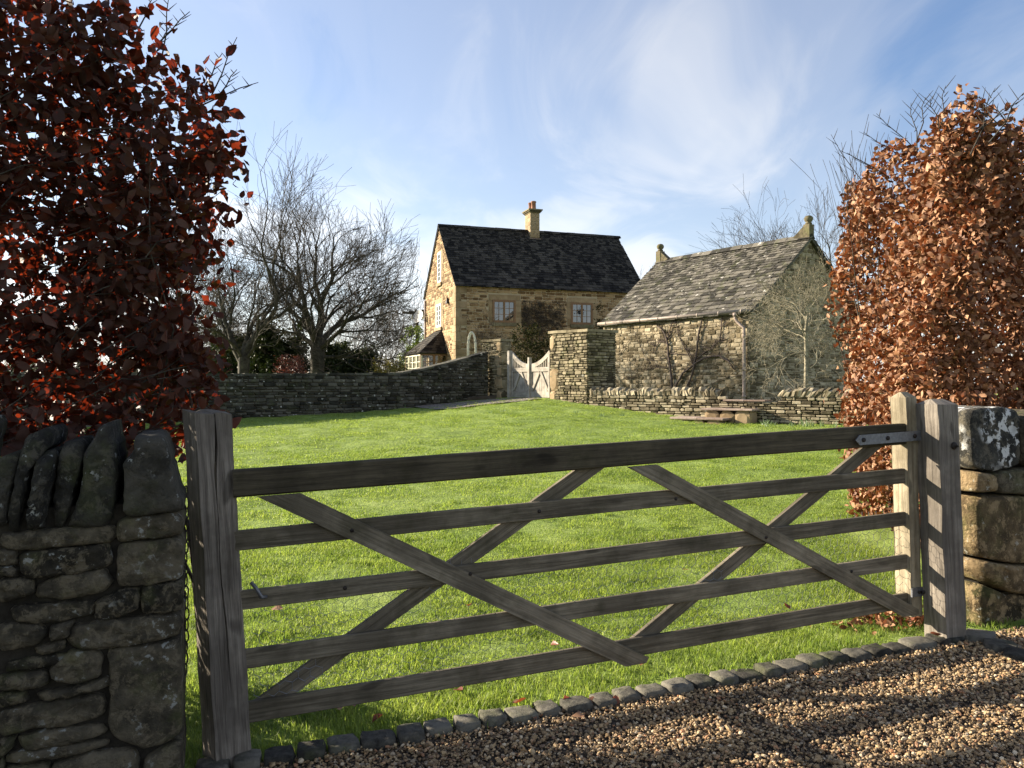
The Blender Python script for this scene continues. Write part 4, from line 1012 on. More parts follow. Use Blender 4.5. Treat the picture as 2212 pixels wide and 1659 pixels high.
# bay / garden room against the gable
BW0, BW1, BD = 1.6, 4.9, 1.22; BE = 3.02; BT = 4.15; BB = 1.1
t_b = thing('garden_room', 'small glazed bay with hipped tiled roof against the cottage gable', 'conservatory', (q(0, BW0, 0)[0], q(0, BW0, 0)[1], BB))
def bq(w_, d_, z): return HC+e2*w_-e1*d_+UZ*z
rf = MB(); A = bq(BW0-.12, BD+.12, BE); B_ = bq(BW1+.12, BD+.12, BE); C_ = bq(BW1+.12, 0.03, BE); D_ = bq(BW0-.12, .03, BE); E_ = bq(2.45, .03, BT); F_ = bq(4.1, .03, BT)
for pts in ([A, B_, F_, E_], [D_, A, E_], [B_, C_, F_]):
    n_ = unit(np.cross(pts[1]-pts[0], pts[2]-pts[0])); n_ = n_ if n_[2] > 0 else -n_; slab(rf, pts, n_, .06)
rfo = obj('roof', rf, M['roof_dark'], t_b)
def tri_tiles(P0, P1, Q0, Q1, nrow, seed):
    r = random.Random(seed); n_ = unit(np.cross(P1-P0, Q0-P0)); n_ = n_ if n_[2] > 0 else -n_
    mbt = MB()
    for i in range(nrow):
        a0, a1 = P0+(Q0-P0)*i/nrow, P1+(Q1-P1)*i/nrow; b0, b1 = P0+(Q0-P0)*(i+1.15)/nrow, P1+(Q1-P1)*(i+1.15)/nrow
        L_ = np.linalg.norm(a1-a0); m_ = max(1, int(L_/.22)); 
        for j in range(m_):
            t0_, t1_ = (j+.02)/m_, (j+.98)/m_; lift = .02+r.uniform(0, .015)
            p = [a0+(a1-a0)*t0_+n_*lift, a0+(a1-a0)*t1_+n_*lift, b0+(b1-b0)*t1_+n_*.004, b0+(b1-b0)*t0_+n_*.004]
            slab(mbt, p, n_, .014)
    return mbt
obj('roof_tile_field', tri_tiles(A, B_, E_, F_, 9, 1), M['roof_dark'], rfo, kind='stuff'); obj('roof_tile_field', tri_tiles(D_, A, E_, E_+v3(.001, 0, 0), 9, 2), M['roof_dark'], rfo, kind='stuff')
def glazed(o, ex, en, W_, z0, z1, panels, cols, rows, wood, nm):
    fr_ = MB()
    def bar(xa, xb, za, zb, d=.03, mbx=None): (mbx or fr_).box(o+ex*(xa+xb)/2+UZ*(za+zb)/2, ex*(xb-xa)/2, en*d, UZ*(zb-za)/2)
    bar(-.05, W_+.05, z1-.10, z1, .05); bar(-.05, W_+.05, z0, z0+.10, .05)
    for i in range(panels+1): x = W_*i/panels; bar(x-.05, x+.05, z0+.10, z1-.10, .045)
    W_o = obj(nm, fr_, wood, t_b)
    for i in range(panels):
        a, b = W_*i/panels+.05, W_*(i+1)/panels-.05; cm = MB()
        for c_ in range(1, cols): x = a+(b-a)*c_/cols; bar(x-.013, x+.013, z0+.1, z1-.1, .018, cm)
        for r_2 in range(1, rows): zz_ = z0+.1+(z1-z0-.2)*r_2/rows; bar(a, b, zz_-.013, zz_+.013, .017, cm)
        obj('glazing_bar', cm, wood, W_o); pm = MB(); slab(pm, [o+ex*a+UZ*(z0+.1), o+ex*b+UZ*(z0+.1), o+ex*b+UZ*(z1-.1), o+ex*a+UZ*(z1-.1)], en, .006); obj('pane', pm, M['clear_glass'], W_o)
glazed(bq(BW0, BD, 0), e1, -e2, BD, BB+.3, BE, 2, 2, 5, M['brownwood'], 'front_glazing')
glazed(bq(BW1, BD, 0), -e2, -e1, BW1-BW0, BB+.3, BE, 4, 3, 5, M['cream'], 'side_glazing')
mb = MB(); mb.box(bq((BW0+BW1)/2, BD/2+.02, BB+.1), e2*((BW1-BW0)/2-.06), e1*(BD/2-.05), UZ*.19); obj('plinth', mb, M['ashlar'], t_b)
# lamp-shade and pale chair shapes visible through glass
# rear wall of the bay (open side towards far)
glazed(bq(BW1, BD, 0), e1, e2, BD, BB+.3, BE, 2, 2, 5, M['brownwood'], 'rear_glazing')

# pergola beyond
pp = at(907, 800, 43.5)
t_pg = thing('pergola', 'grey timber pergola top with projecting rafters behind the cottage', 'pergola', (pp[0], pp[1], 1.1))
c = at(909, 700, 43.5)
for dx in (-.2, 1.9):
    obj('pergola_post', MB().beam(v3(c[0]+dx, c[1], 1.1), v3(c[0]+dx, c[1], 5.1), v3(0, 1, 0), v3(1, 0, 0), .16, .16, .01), M['edging_wood'], t_pg)
obj('beam', MB().beam(v3(c[0]-.5, c[1], 5.2), v3(c[0]+3, c[1], 5.35), v3(0, 1, 0), UZ, .22, .10, .01), M['cream'], t_pg)
for i in range(7):
    x = c[0]-.6+i*.34; obj('rafter', MB().beam(v3(x-.25, c[1]-.9, 5.40+.03*i), v3(x+.3, c[1]+1.2, 5.46+.03*i), v3(1, 0, 0), UZ, .12, .06, .01), M['edging_wood'], t_pg)

# ================================================================== BARN
BC = v3(7.1, 24, 0); b1 = unit(v3(-.586, .810, 0)); b2 = v3(-b1[1]*-1, 0, 0); b2 = v3(b1[1], -b1[0], 0)
BL, BWD, BEV, BRG, BBS = 6.45, 5.9, 3.80, 6.28, .5
t_ba = thing('stone_barn', 'low rubble stone outbuilding with lichen spotted stone slate roof', 'barn', (BC[0], BC[1], .8))
wn = -b2; gn = -b1
qb = lambda s, w_, z: BC+b1*s+b2*w_+UZ*z
mb = MB(); slab(mb, [qb(0, 0, BBS), qb(BL, 0, BBS), qb(BL, 0, BEV), qb(0, 0, BEV)], wn, .4); bw = obj('long_wall', mb, M['barn_mortar'], t_ba)
mb = MB(); slab(mb, [qb(0, .002, BBS), qb(0, BWD, BBS), qb(0, BWD, BEV), qb(0, BWD/2, BRG-.04), qb(0, .002, BEV)], gn, .4); bg_ = obj('gable_wall', mb, M['barn_mortar'], t_ba)
mb = MB(); slab(mb, [qb(BL, .4, BBS), qb(BL, BWD, BBS), qb(BL, BWD, BEV), qb(BL, BWD/2, BRG-.04), qb(BL, .4, BEV)], b1, .4); slab(mb, [qb(.4, BWD, BBS), qb(BL-.4, BWD, BBS), qb(BL-.4, BWD, BEV), qb(.4, BWD, BEV)], b2, .4); obj('rear_wall', mb, M['barn_mortar'], t_ba)
rq = random.Random(31)
rects = courses(BL, lambda x: .7, lambda x: BEV-.02, (.07, .16), (.12, .36), .020, rq)
lay(rects, (BC, b1, UZ, wn), M['barn_stone'], bw, lambda r_: (r_[1]-r_[0])*(r_[3]-r_[2]), 9, (.006, .03), 200)
glim = lambda z: (.0, BWD) if z < BEV else (BWD/2*(z-BEV)/(BRG-.04-BEV)+.03, BWD-BWD/2*(z-BEV)/(BRG-.04-BEV)-.03)
rects = courses(BWD, lambda x: .7, lambda x: BRG-.2, (.07, .16), (.13, .38), .02, rq, glim)
lay(rects, (BC, b2, UZ, gn), M['barn_stone'], bg_, lambda r_: (r_[1]-r_[0])*(r_[3]-r_[2]), 10, (.006, .03), 90)
rise = BRG-BEV; ov = .16; sdb = unit(v3(0, 0, -rise)-b2*(BWD/2)); snb = unit(np.cross(b1, sdb)); snb = snb if snb[2] > 0 else -snb
bkb = unit(v3(0, 0, -rise)+b2*(BWD/2)); bnb = unit(np.cross(b1, bkb)); bnb = bnb if bnb[2] > 0 else -bnb
slb = math.hypot(BWD/2, rise)+ov; Rb = BC+b2*BWD/2+UZ*(BRG+.03)-b1*.12; RL = BL+.24
sag = lambda s: 0
mb = MB(); slab(mb, [Rb, Rb+b1*RL, Rb+b1*RL+sdb*(slb-.03), Rb+sdb*(slb-.03)], snb, .08); slab(mb, [Rb+UZ*.001, Rb+b1*RL+UZ*.001, Rb+b1*RL+bkb*slb, Rb+bkb*slb], bnb, .08)
broof = obj('roof', mb, M['roof_barn'], t_ba)
tiled(broof, Rb+snb*.004-b1*.03, b1, sdb, snb, RL+.06, slb, lambda t: .12+.12*t, (.16, .34), .022, M['roof_barn'], 14, 300, lambda q_: (q_[1]-q_[0])*(q_[3]-q_[2]), .022)
tiled(broof, Rb+bnb*.004-b1*.03, b1, bkb, bnb, 1.5, slb, lambda t: .16+.12*t, (.2, .34), .022, M['roof_barn'], 15, 0, lambda q_: 0, .02, 'rear_tile')
s_ = -.02; r_ = random.Random(4)
while s_ < RL:
    ln = .45; c = Rb+b1*(s_+ln/2)+UZ*(.05+r_.uniform(-.012, .012)); rb = MB()
    rb.add([c-b1*ln*.49+UZ*.05, c+b1*ln*.49+UZ*.05, c+b1*ln*.49-b2*.17-UZ*.11, c-b1*ln*.49-b2*.17-UZ*.11, c+b1*ln*.49+b2*.17-UZ*.11, c-b1*ln*.49+b2*.17-UZ*.11], [(1, 0, 3, 2)[::-1], (0, 1, 4, 5)[::-1], (0, 5, 3)[::-1], (1, 2, 4)[::-1], (2, 3, 5, 4)[::-1]])
    obj('ridge_stone', rb, M['roof_barn'], broof); s_ += ln
for (s_, nm, sgn) in ((.0, 'finial', 1), (BL, 'finial', -1)):
    c = BC+b2*BWD/2+b1*s_+UZ*(BRG)
    f_ = MB(); a_ = c-b1*.05*sgn
    # saddle kneeler block leaning up to the shaft
    pts = [a_-b1*.10*sgn-b2*.0+UZ*-.25]
    f_.box(c+UZ*.16, b1*.11, b2*.13, UZ*.26)
    f_.add([c+b1*.11*sgn-b2*.12-UZ*.05, c+b1*.11*sgn+b2*.12-UZ*.05, c+b1*.50*sgn+b2*.12+UZ*.06, c+b1*.50*sgn-b2*.12+UZ*.06, c+b1*.11*sgn-b2*.11+UZ*.38, c+b1*.11*sgn+b2*.11+UZ*.38], [(0, 1, 2, 3), (0, 3, 4), (1, 5, 2), (3, 2, 5, 4), (0, 4, 5, 1)])
    fo = obj('finial', f_, M['finial'], t_ba)
    ball = MB(); ball.lathe(c+UZ*.42, [(.05, 0), (.11, .02), (.11, .05), (.07, .07), (.11, .10), (.14, .16), (.14, .21), (.10, .27), (.04, .29)], 12); obj('ball', ball, M['finial'], fo, True)
# gutter and downpipe
gl0 = BC+UZ*(BEV-.02)+wn*.15-b1*.12; gl1 = gl0+b1*(BL+.24)
mb = MB(); mb.tube([gl0, gl1], .055, 10); gut = obj('gutter', mb, M['gutter'], t_ba, True)
for i in range(8):
    c = gl0+b1*(.3+i*.85); obj('gutter_bracket', MB().tube([c-b1*.025, c+b1*.025], .062, 10), M['gutter'], gut, True)
d0 = BC+b1*.42; o_d = BC+wn*.09+b1*.14
pts = [d0+wn*.15+UZ*(BEV-.05), d0+wn*.15+UZ*(BEV-.22), d0+wn*.13+b1*-.05+UZ*(BEV-.32), o_d+UZ*(BEV-.52), o_d+UZ*(BEV-.68), o_d+UZ*2.2, o_d+UZ*1.16, o_d+wn*.06+b1*.10+UZ*1.02, o_d+wn*.35+b1*.35+UZ*.90]
obj('downpipe', MB().tube(pts, .048, 10), M['pipe'], t_ba, True)
obj('downpipe_hopper', MB().tube([d0+wn*.15+UZ*(BEV-.16), d0+wn*.15+UZ*(BEV-.06)], .075, 10), M['pipe'], t_ba, True)
for z in (3.0, 2.0, 1.2): obj('pipe_collar', MB().tube([o_d+UZ*z, o_d+UZ*(z+.07)], .062, 10), M['pipe'], t_ba, True)
# climber on barn wall
def barn_pt(cx_, cy_, n=.05):
    p = plane_hit(1253.5+.3333*cx_, 405.5+.3333*cy_, BC+wn*n, wn); return p
t_v = thing('wall_climber', 'bare dark climber stems spread over the sunlit barn wall', 'climber', (*barn_pt(640, 1300)[:2], .8))
V_ = [[(600, 1330), (590, 1220), (570, 1080), (562, 980), (540, 930), (500, 900)], [(685, 1330), (700, 1280), (742, 1150), (770, 950), (792, 830)], [(605, 1330), (625, 1270), (665, 1200), (740, 1140), (800, 1100), (900, 1090), (960, 1120), (1000, 1180)],
 [(745, 1110), (800, 1070), (845, 1045), (880, 1010), (930, 985)], [(566, 1020), (550, 1000), (515, 1000), (485, 1030), (470, 1075)], [(565, 985), (590, 900), (600, 870)], [(905, 1000), (912, 900), (918, 820)], [(740, 1160), (690, 1050), (640, 960), (620, 880)],
 [(590, 1170), (500, 1165), (420, 1180), (330, 1240)], [(575, 1100), (480, 1120), (400, 1110), (310, 1150)], [(800, 1290), (880, 1260), (960, 1225), (1050, 1215)], [(460, 1170), (420, 1090), (370, 980), (350, 930)], [(250, 1090), (300, 1010), (330, 960)], [(560, 1075), (700, 1080), (900, 1075), (1060, 1080)]]
for i, pl in enumerate(V_):
    th = .045 if i < 3 else .020 if i < 8 else .011; m_ = len(pl)
    pts = []
    for j in range(len(pl)-1):
        for t in (0, .5): pts.append(barn_pt(pl[j][0]+(pl[j+1][0]-pl[j][0])*t+rnd.uniform(-4, 4), pl[j][1]+(pl[j+1][1]-pl[j][1])*t+rnd.uniform(-4, 4), .03+th))
    pts.append(barn_pt(*pl[-1], .03+th)); obj('stem', MB().tube(pts, [max(th*(1-.6*j/len(pts)), .006) for j in range(len(pts))], 6), M['vine'], t_v, True)
tw = MB(); r_ = random.Random(12)
for i in range(230):
    pl = r_.choice(V_[:9]); k_ = r_.randrange(len(pl)); x, y = pl[k_]; a = r_.uniform(-2.9, -.2); ln = r_.uniform(40, 150); pts = [barn_pt(x, y, .05)]
    for j in range(4):
        a += r_.uniform(-.5, .5); x += math.cos(a)*ln/4; y += math.sin(a)*ln/4
        if not (250 < x < 1065 and 840 < y < 1330) or y < 880-.06*(x-150)-20: break
        pts.append(barn_pt(x, y, r_.uniform(.04, .09)))
    if len(pts) > 2: tw.tube(pts, [.008, .006, .005, .004, .003][:len(pts)], 3, cap=False)
obj('twig_mass', tw, M['vine'], t_v, kind='stuff')

# ================================================================== drystone walls of the garden
def wall_thing(label, o, ex, en, L_, zb, zt, ch, cw, mat, coremat, seed, limit, proud=(.01, .05), th=.4, coping=None, copmat=None, cap=None, rank=None, holes=()):
    t = thing('stone_wall', label, 'wall', (o[0], o[1], zb(0)))
    mb = MB(); nseg = 24
    vs = []
    for i in range(nseg+1):
        x = L_*i/nseg; p = o+ex*x
        for (d, z) in ((-.012, zb(x)-.5), (-.012, zt(x)-.02), (-th+.012, zt(x)-.02), (-th+.012, zb(x)-.5)): vs.append(v3(p[0], p[1], 0)+en*d+UZ*z)
    fs = [(i*4+j, i*4+(j+1) % 4, (i+1)*4+(j+1) % 4, (i+1)*4+j) for i in range(nseg) for j in range(4)]+[(0, 3, 2, 1), (nseg*4, nseg*4+1, nseg*4+2, nseg*4+3)]
    mb.add(vs, fs); core = obj('wall_core', mb, coremat, t)
    r = random.Random(seed)
    rects = courses(L_, zb, zt, ch, cw, .012, r, None, holes)
    lay(rects, (v3(o[0], o[1], 0), ex, UZ, en), mat, t, rank or (lambda r_: (r_[1]-r_[0])*(r_[3]-r_[2])), seed, proud, limit)
    return t, r
mortd = M['mortar_mid']
# left wall, ramping up to the gate pier
LA = v3(-6.6, 19.5, 0); ldir = unit(v3(.81, .586, 0)); ln_ = v3(.586, -.81, 0); Lt = np.linalg.norm((v3(-.70, 23.75, 0)-LA)[:2]); LX = 7.0
LO = LA-ldir*LX
def lz(x):   # top
    s = x-LX; base = 1.80+.045*max(s, 0)*.3
    if s > Lt-3.0: base += (s-(Lt-3.0))**1.25*.155
    return base
def lb(x): p = LO+ldir*x; return G(p[0], p[1])-.06
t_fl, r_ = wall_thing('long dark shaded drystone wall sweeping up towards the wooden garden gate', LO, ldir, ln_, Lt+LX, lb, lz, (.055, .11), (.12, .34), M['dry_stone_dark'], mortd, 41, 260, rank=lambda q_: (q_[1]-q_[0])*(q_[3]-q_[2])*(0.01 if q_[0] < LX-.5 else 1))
x = 0; rest = MB()
while x < Lt+LX-.02:
    wd = r_.uniform(.25, .5); xe = min(x+wd, Lt+LX); mbx = MB(); z0, z1 = lz(x), lz(xe); p0 = LO+ldir*x; p1 = LO+ldir*(xe-.012)
    slab(mbx, [p0+UZ*(z0+.05+r_.uniform(0, .015))+ln_*.035, p1+UZ*(z1+.05)+ln_*.035, p1+UZ*(z1+.05)-ln_*.42, p0+UZ*(z0+.05)-ln_*.42], UZ, .06); obj('coping_slab', mbx, M['dry_stone_dark'], t_fl); x = xe
# gate piers / garden wall ends
def pier(label, P0, dirw, nn, Lw, th, ztop, seed, limit, top_slab=True, back=0, quoins=True):
    """lit face along dirw from P0 with outward nn; end face at the near end"""
    t = thing('gate_pier', label, 'pier', (P0[0], P0[1], 1.1))
    mb = MB(); c = P0+dirw*Lw/2-nn*th/2; mb.box(c+UZ*(ztop/2+.3), dirw*(Lw/2-.012), nn*(th/2-.012), UZ*(ztop/2-.32)); obj('wall_core', mb, mortd, t)
    r = random.Random(seed)
    f1 = courses(Lw, lambda x: .9, lambda x: ztop-.06, (.045, .10), (.10, .28), .014, r)
    lay(f1, (P0, dirw, UZ, nn), M['pier_stone'], t, lambda q_: (q_[1]-q_[0])*(q_[3]-q_[2]), seed, (.01, .05), limit)
    P1 = P0+dirw*Lw; f2 = courses(th, lambda x: .7, lambda x: ztop-.06, (.045, .10), (.10, .28), .014, r)
    lay(f2, (P1, -nn, UZ, dirw), M['pier_stone'], t, lambda q_: (q_[1]-q_[0])*(q_[3]-q_[2]), seed+1, (.01, .045), limit)
    x = -.05
    while x < Lw+.03:
        xe = min(x+r.uniform(.3, .5), Lw+.05); mbx = MB(); mbx.box(P0+dirw*(x+xe-.01)/2-nn*th/2+UZ*(ztop-.015+r.uniform(-.01, .01)), dirw*(xe-.01-x)/2, nn*(th/2+.06), UZ*.035); obj('coping_slab', mbx, M['pier_stone'], t); x = xe
    return t, r
d_ = -b1
RP0 = v3(1.04, 21.5, 0)
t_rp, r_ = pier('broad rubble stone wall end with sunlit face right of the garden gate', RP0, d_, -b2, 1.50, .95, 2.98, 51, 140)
for (z0, z1, w0, w1) in ((1.15, 1.42, 0, .24), (1.42, 2.05, 0, .34), (2.5, 2.9, 0, .20)):   # dressed blocks at the gate side
    vs, fs = rub_stone(RP0, d_, UZ, -b2, w0-.01, w1, z0, z1-.015, .045, r_); obj('quoin_stone', MB().add(vs, fs), M['ashlar'], t_rp)
LP0 = v3(-.31, 23.5, 0)+b1*.975
t_lp, r_ = pier('narrow rubble stone pier left of the garden gate', LP0, d_, -b2, .975, .34, 2.90, 61, 120)
z = 1.1
for i, h in enumerate((.33, .40, .3, .42, .33)):
    vs, fs = rub_stone(LP0, d_, UZ, -b2, .975-(.34 if i % 2 else .22), .985, z, z+h-.015, .035, r_); obj('quoin_stone', MB().add(vs, fs), M['ashlar'], t_lp)
    vs, fs = rub_stone(LP0+d_*.975, b2, UZ, d_, -.01, .34, z, z+h-.015, .03, r_); obj('quoin_stone', MB().add(vs, fs), M['pier_stone'], t_lp); z += h
# low wall with upright copings, lit
low_o = v3(1.95, 20.25, 0); low_d = unit(v3(.788, -.616, 0)); low_n = v3(low_d[1], -low_d[0], 0)
ltop = lambda x: 1.34 if not (3.55 < x < 4.72) else 1.21
lbt = lambda x: G(*(low_o+low_d*x)[:2])-.05
t_lo1 = None
LT = 8.6
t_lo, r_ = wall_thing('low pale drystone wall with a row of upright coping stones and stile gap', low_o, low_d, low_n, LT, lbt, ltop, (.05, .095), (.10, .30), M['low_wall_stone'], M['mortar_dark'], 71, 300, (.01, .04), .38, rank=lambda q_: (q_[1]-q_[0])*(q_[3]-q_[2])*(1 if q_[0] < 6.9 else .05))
x = .02; 
while x < LT-.1:
    wd = r_.uniform(.045, .085)
    if not (3.46 < x < 4.76):
        zt_ = ltop(x); hh = r_.uniform(.12, .20); lean_ = r_.uniform(.02, .07); 
        p = low_o+low_d*x; mbx = MB(); n_ = 6; prof = [(-.40, 0), (-.39, hh*.75), (-.27, hh), (-.10, hh*1.04), (0.02, hh*.7), (.03, 0)]
        vs = []
        for sx in (0, wd-.008):
            for (d, h) in prof: vs.append(v3(p[0], p[1], 0)+low_d*(sx+lean_*h/hh*(1 if x > 3.4 else -1)+r_.uniform(-.006, .006))+low_n*(d+r_.uniform(-.02, .02))+UZ*(zt_-.01+h+r_.uniform(-.012, .012)))
        mbx.add(vs, [tuple(range(6)), tuple(range(11, 5, -1))]+[((i+1) % 6, i, i+6, (i+1) % 6+6) for i in range(6)]); obj('coping_stone', mbx, M['low_wall_stone'], t_lo)
    x += wd
# stone stile: slabs and steps
def lo_s(px):
    p = plane_hit(px, 880, low_o, low_n); return (p-low_o)@low_d
t_st = thing('stone_stile', 'stone steps with flat slabs climbing through the gap in the low wall', 'steps', (*(low_o+low_d*4.1)[:2], .75))
def slab_box(s0, s1, n0, n1, z0, z1, name, mat, par):
    mbx = MB(); c = low_o+low_d*(s0+s1)/2+low_n*(n0+n1)/2+UZ*(z0+z1)/2; mbx.beam(low_o+low_d*s0+low_n*(n0+n1)/2+UZ*(z0+z1)/2, low_o+low_d*s1+low_n*(n0+n1)/2+UZ*(z0+z1)/2, low_n, UZ, z1-z0, n1-n0, .008); return obj(name, mbx, mat, par)
sa, sb_, sc_ = lo_s(1564), lo_s(1609), lo_s(1654)
slab_box(sa, sb_-.01, -.42, .06, 1.215, 1.255, 'tread_slab', M['slab_cap'], t_st); slab_box(sb_, sc_, -.42, .06, 1.215, 1.25, 'tread_slab', M['slab_cap'], t_st)
z1_ = 1.02; z2_ = .82
s0 = lo_s(1530)+.12; s1 = lo_s(1648)-.1; sm = (s0+s1)/2
slab_box(s0-.06, sm-.005, .02, .52, z1_, z1_+.045, 'tread_slab', M['slab_cap'], t_st); slab_box(sm, s1+.05, .02, .52, z1_, z1_+.04, 'tread_slab', M['slab_cap'], t_st)
for i in range(3):
    a = s0+(s1-s0)*i/3; b = s0+(s1-s0)*(i+1)/3-.012; vs, fs = rub_stone(low_o+low_n*.44, low_d, UZ, low_n, a, b, z2_-.15, z1_-.006, .03, r_, .40); obj('riser_stone', MB().add(vs, fs), M['ashlar'], t_st)
vs, fs = rub_stone(low_o+low_d*(s1-.03)+low_n*.46, -low_n, UZ, low_d, 0, .42, z2_-.15, z1_-.006, .03, r_, .2); obj('riser_stone', MB().add(vs, fs), M['ashlar'], t_st)
slab_box(s0-.62, s0+.02, .30, .92, z2_, z2_+.05, 'tread_slab', M['slab_cap'], t_st); slab_box(s0+.03, s0+.62, .30, .92, z2_, z2_+.045, 'tread_slab', M['slab_cap'], t_st)
for i in range(3):
    a = s0-.50+.36*i; vs, fs = rub_stone(low_o+low_n*.86, low_d, UZ, low_n, a, a+.345, z2_-.35, z2_-.006, .02, r_, .45); obj('riser_stone', MB().add(vs, fs), M['ashlar'], t_st)

# ================================================================== wooden garden gate
gA = v3(-.02, 23.25, 0); gB = v3(1.04, 21.62, 0); gd = unit(gB-gA); gn_ = v3(gd[1], -gd[0], 0); GLn = np.linalg.norm(gB-gA)
if gn_[0] > 0: gn_ = -gn_
gz = 1.22
t_gg = thing('garden_gate', 'pair of pale oak gates with curved tops and spindles between the stone piers', 'gate', (gA[0], gA[1], gz))
up2 = UZ
def ggp(s, z, n=0): return gA+gd*s+UZ*z+gn_*n
mid = GLn/2
def leaf(s0, s1, hang_left):
    L_ = s1-s0; f = lambda t: 2.52-(.36)*(1-(1-t)**2) if hang_left else 2.52-.36*(1-t**2)
    o = part_empty('gate_leaf', t_gg)
    for i in range(12):   # curved top rail
        pass
    cr_ = MB(); K = 12
    for i in range(K):
        a, b = i/K, (i+1)/K; p0, p1 = ggp(s0+L_*a, f(a)-.06), ggp(s0+L_*b, f(b)-.06); cr_.beam(p0, p1, gn_, unit(np.cross(gn_, unit(p1-p0)))*(1), .12, .05, .004)
    obj('top_rail', cr_, M['oak_pale'], o)
    obj('middle_rail', MB().beam(ggp(s0, 2.0), ggp(s1, 2.0), gn_, UZ, .12, .05, .004), M['oak_pale'], o)
    obj('bottom_rail', MB().beam(ggp(s0, gz+.09), ggp(s1, gz+.09), gn_, UZ, .16, .05, .004), M['oak_pale'], o)
    for s in (s0+.03, s1-.03): obj('stile', MB().beam(ggp(s, gz+.01), ggp(s, f((s-s0)/L_)-.02), gn_, gd, .07, .056, .004), M['oak_pale'], o)
    nsp = 9
    for i in range(nsp):
        s = s0+.07+(L_-.14)*(i+.5)/nsp; obj('spindle', MB().beam(ggp(s, 2.05), ggp(s, f((s-s0)/L_)-.11), gn_, gd, .028, .028, .003), M['oak_pale'], o)
    nb = 7
    for i in range(nb):
        s = s0+.065+(L_-.13)*(i+.5)/nb; obj('board', MB().beam(ggp(s, gz+.16, -.014), ggp(s, 1.95, -.014), gn_, gd, (L_-.13)/nb-.004, .018, .002), M['oak_pale'], o)
    for e in (s0+.09, s1-.09):
        p0, p1 = ggp(e, gz+.2, .012), ggp((s0+s1)/2+(.03 if e > (s0+s1)/2 else -.03), 1.93, .012); obj('brace', MB().beam(p0, p1, gn_, unit(np.cross(gn_, unit(p1-p0))), .085, .03, .004), M['oak_pale'], o)
leaf(.06, mid-.025, True); leaf(mid+.025, GLn-.02, False)
obj('meeting_post', MB().beam(ggp(mid, gz-.03, .02), ggp(mid, 2.34, .02), gn_, gd, .09, .10, .008), M['oak_pale'], t_gg, label='middle post where the two leaves meet')
obj('hinge_post', MB().beam(ggp(-.03, gz-.1, .03), ggp(-.03, 2.56, .03), gn_, gd, .12, .12, .008), M['oak_pale'], t_gg)
# drop disc of a house sign on the left pier
c = v3(-.20, 23.2, 2.66)+d_*.02
# metal garden arch
ga = at(1018.5, 790, 29); t_ar = thing('garden_arch', 'pale metal rose arch with lattice sides in front of the cottage', 'arch', (ga[0], ga[1], 1.15))
wd = .135; az = at(1018, 716, 29)[2]; r_a = wd
for dy in (0, .55):
    pts = [v3(ga[0]-wd, ga[1]+dy, 1.1), v3(ga[0]-wd, ga[1]+dy, az-.55)]+[v3(ga[0]-wd*math.cos(a), ga[1]+dy, az-.55+.53*math.sin(a)) for a in np.linspace(.15, math.pi-.15, 12)]+[v3(ga[0]+wd, ga[1]+dy, az-.55), v3(ga[0]+wd, ga[1]+dy, 1.1)]
    obj('hoop', MB().tube(pts, .03, 8), M['cream'], t_ar, True)
for z in np.arange(1.3, az-.4, .22):
    for sx in (-1, 1): obj('rung', MB().tube([v3(ga[0]+sx*wd, ga[1], z), v3(ga[0]+sx*wd, ga[1]+.55, z)], .012, 6), M['cream'], t_ar)
    if z < az-.8: obj('lattice_bar', MB().tube([v3(ga[0]-wd*.2, ga[1]+.3, z), v3(ga[0]+wd*.7, ga[1]+.3, z)], .018, 6), M['cream'], t_ar)
for dx in (-.02, .05): obj('lattice_bar', MB().tube([v3(ga[0]+dx, ga[1]+.3, 1.2), v3(ga[0]+dx, ga[1]+.3, az-.85)], .012, 6), M['cream'], t_ar)

# path to the garden gate
pth = [ghit(905, 883), ghit(890, 879), ghit(985, 872), ghit(1075, 864), ghit(1110, 861), ghit(1170, 863), ghit(1130, 869), ghit(1060, 875), ghit(985, 884), ghit(940, 887)]
cpt = sum(pth)/len(pth); mb = MB(); vs = [v3(cpt[0], cpt[1], G(cpt[0], cpt[1])+.03)]; fs = []
K = 8; ringn = len(pth)*4; dense = []
for i in range(len(pth)):
    for t in (0, .25, .5, .75): dense.append(pth[i]*(1-t)+pth[(i+1) % len(pth)]*t)
for j in range(1, K+1):
    for p in dense: q_ = cpt+(p-cpt)*j/K; vs.append(v3(q_[0], q_[1], G(q_[0], q_[1])+.028))
n_ = len(dense)
for i in range(n_): fs.append((0, 1+i, 1+(i+1) % n_))
for j in range(K-1):
    for i in range(n_): fs.append((1+j*n_+i, 1+(j+1)*n_+i, 1+(j+1)*n_+(i+1) % n_, 1+j*n_+(i+1) % n_))
mb.add(vs, fs); obj('garden_path', mb, M['path'], None, False, 'structure')
t_ed = bpy.data.objects.new('path_edging', None); col.objects.link(t_ed); t_ed['kind'] = 'structure'
pe = [ghit(855, 878), ghit(905, 873), ghit(960, 869), ghit(1010, 866), ghit(1072, 861)]
for a, b in zip(pe[:-1], pe[1:]): obj('edging_board', MB().beam(a+UZ*.03, b-(b-a)*.01+UZ*.03, unit(np.cross(UZ, unit(b-a))), UZ, .14, .10, .01), M['edging_wood'], t_ed)

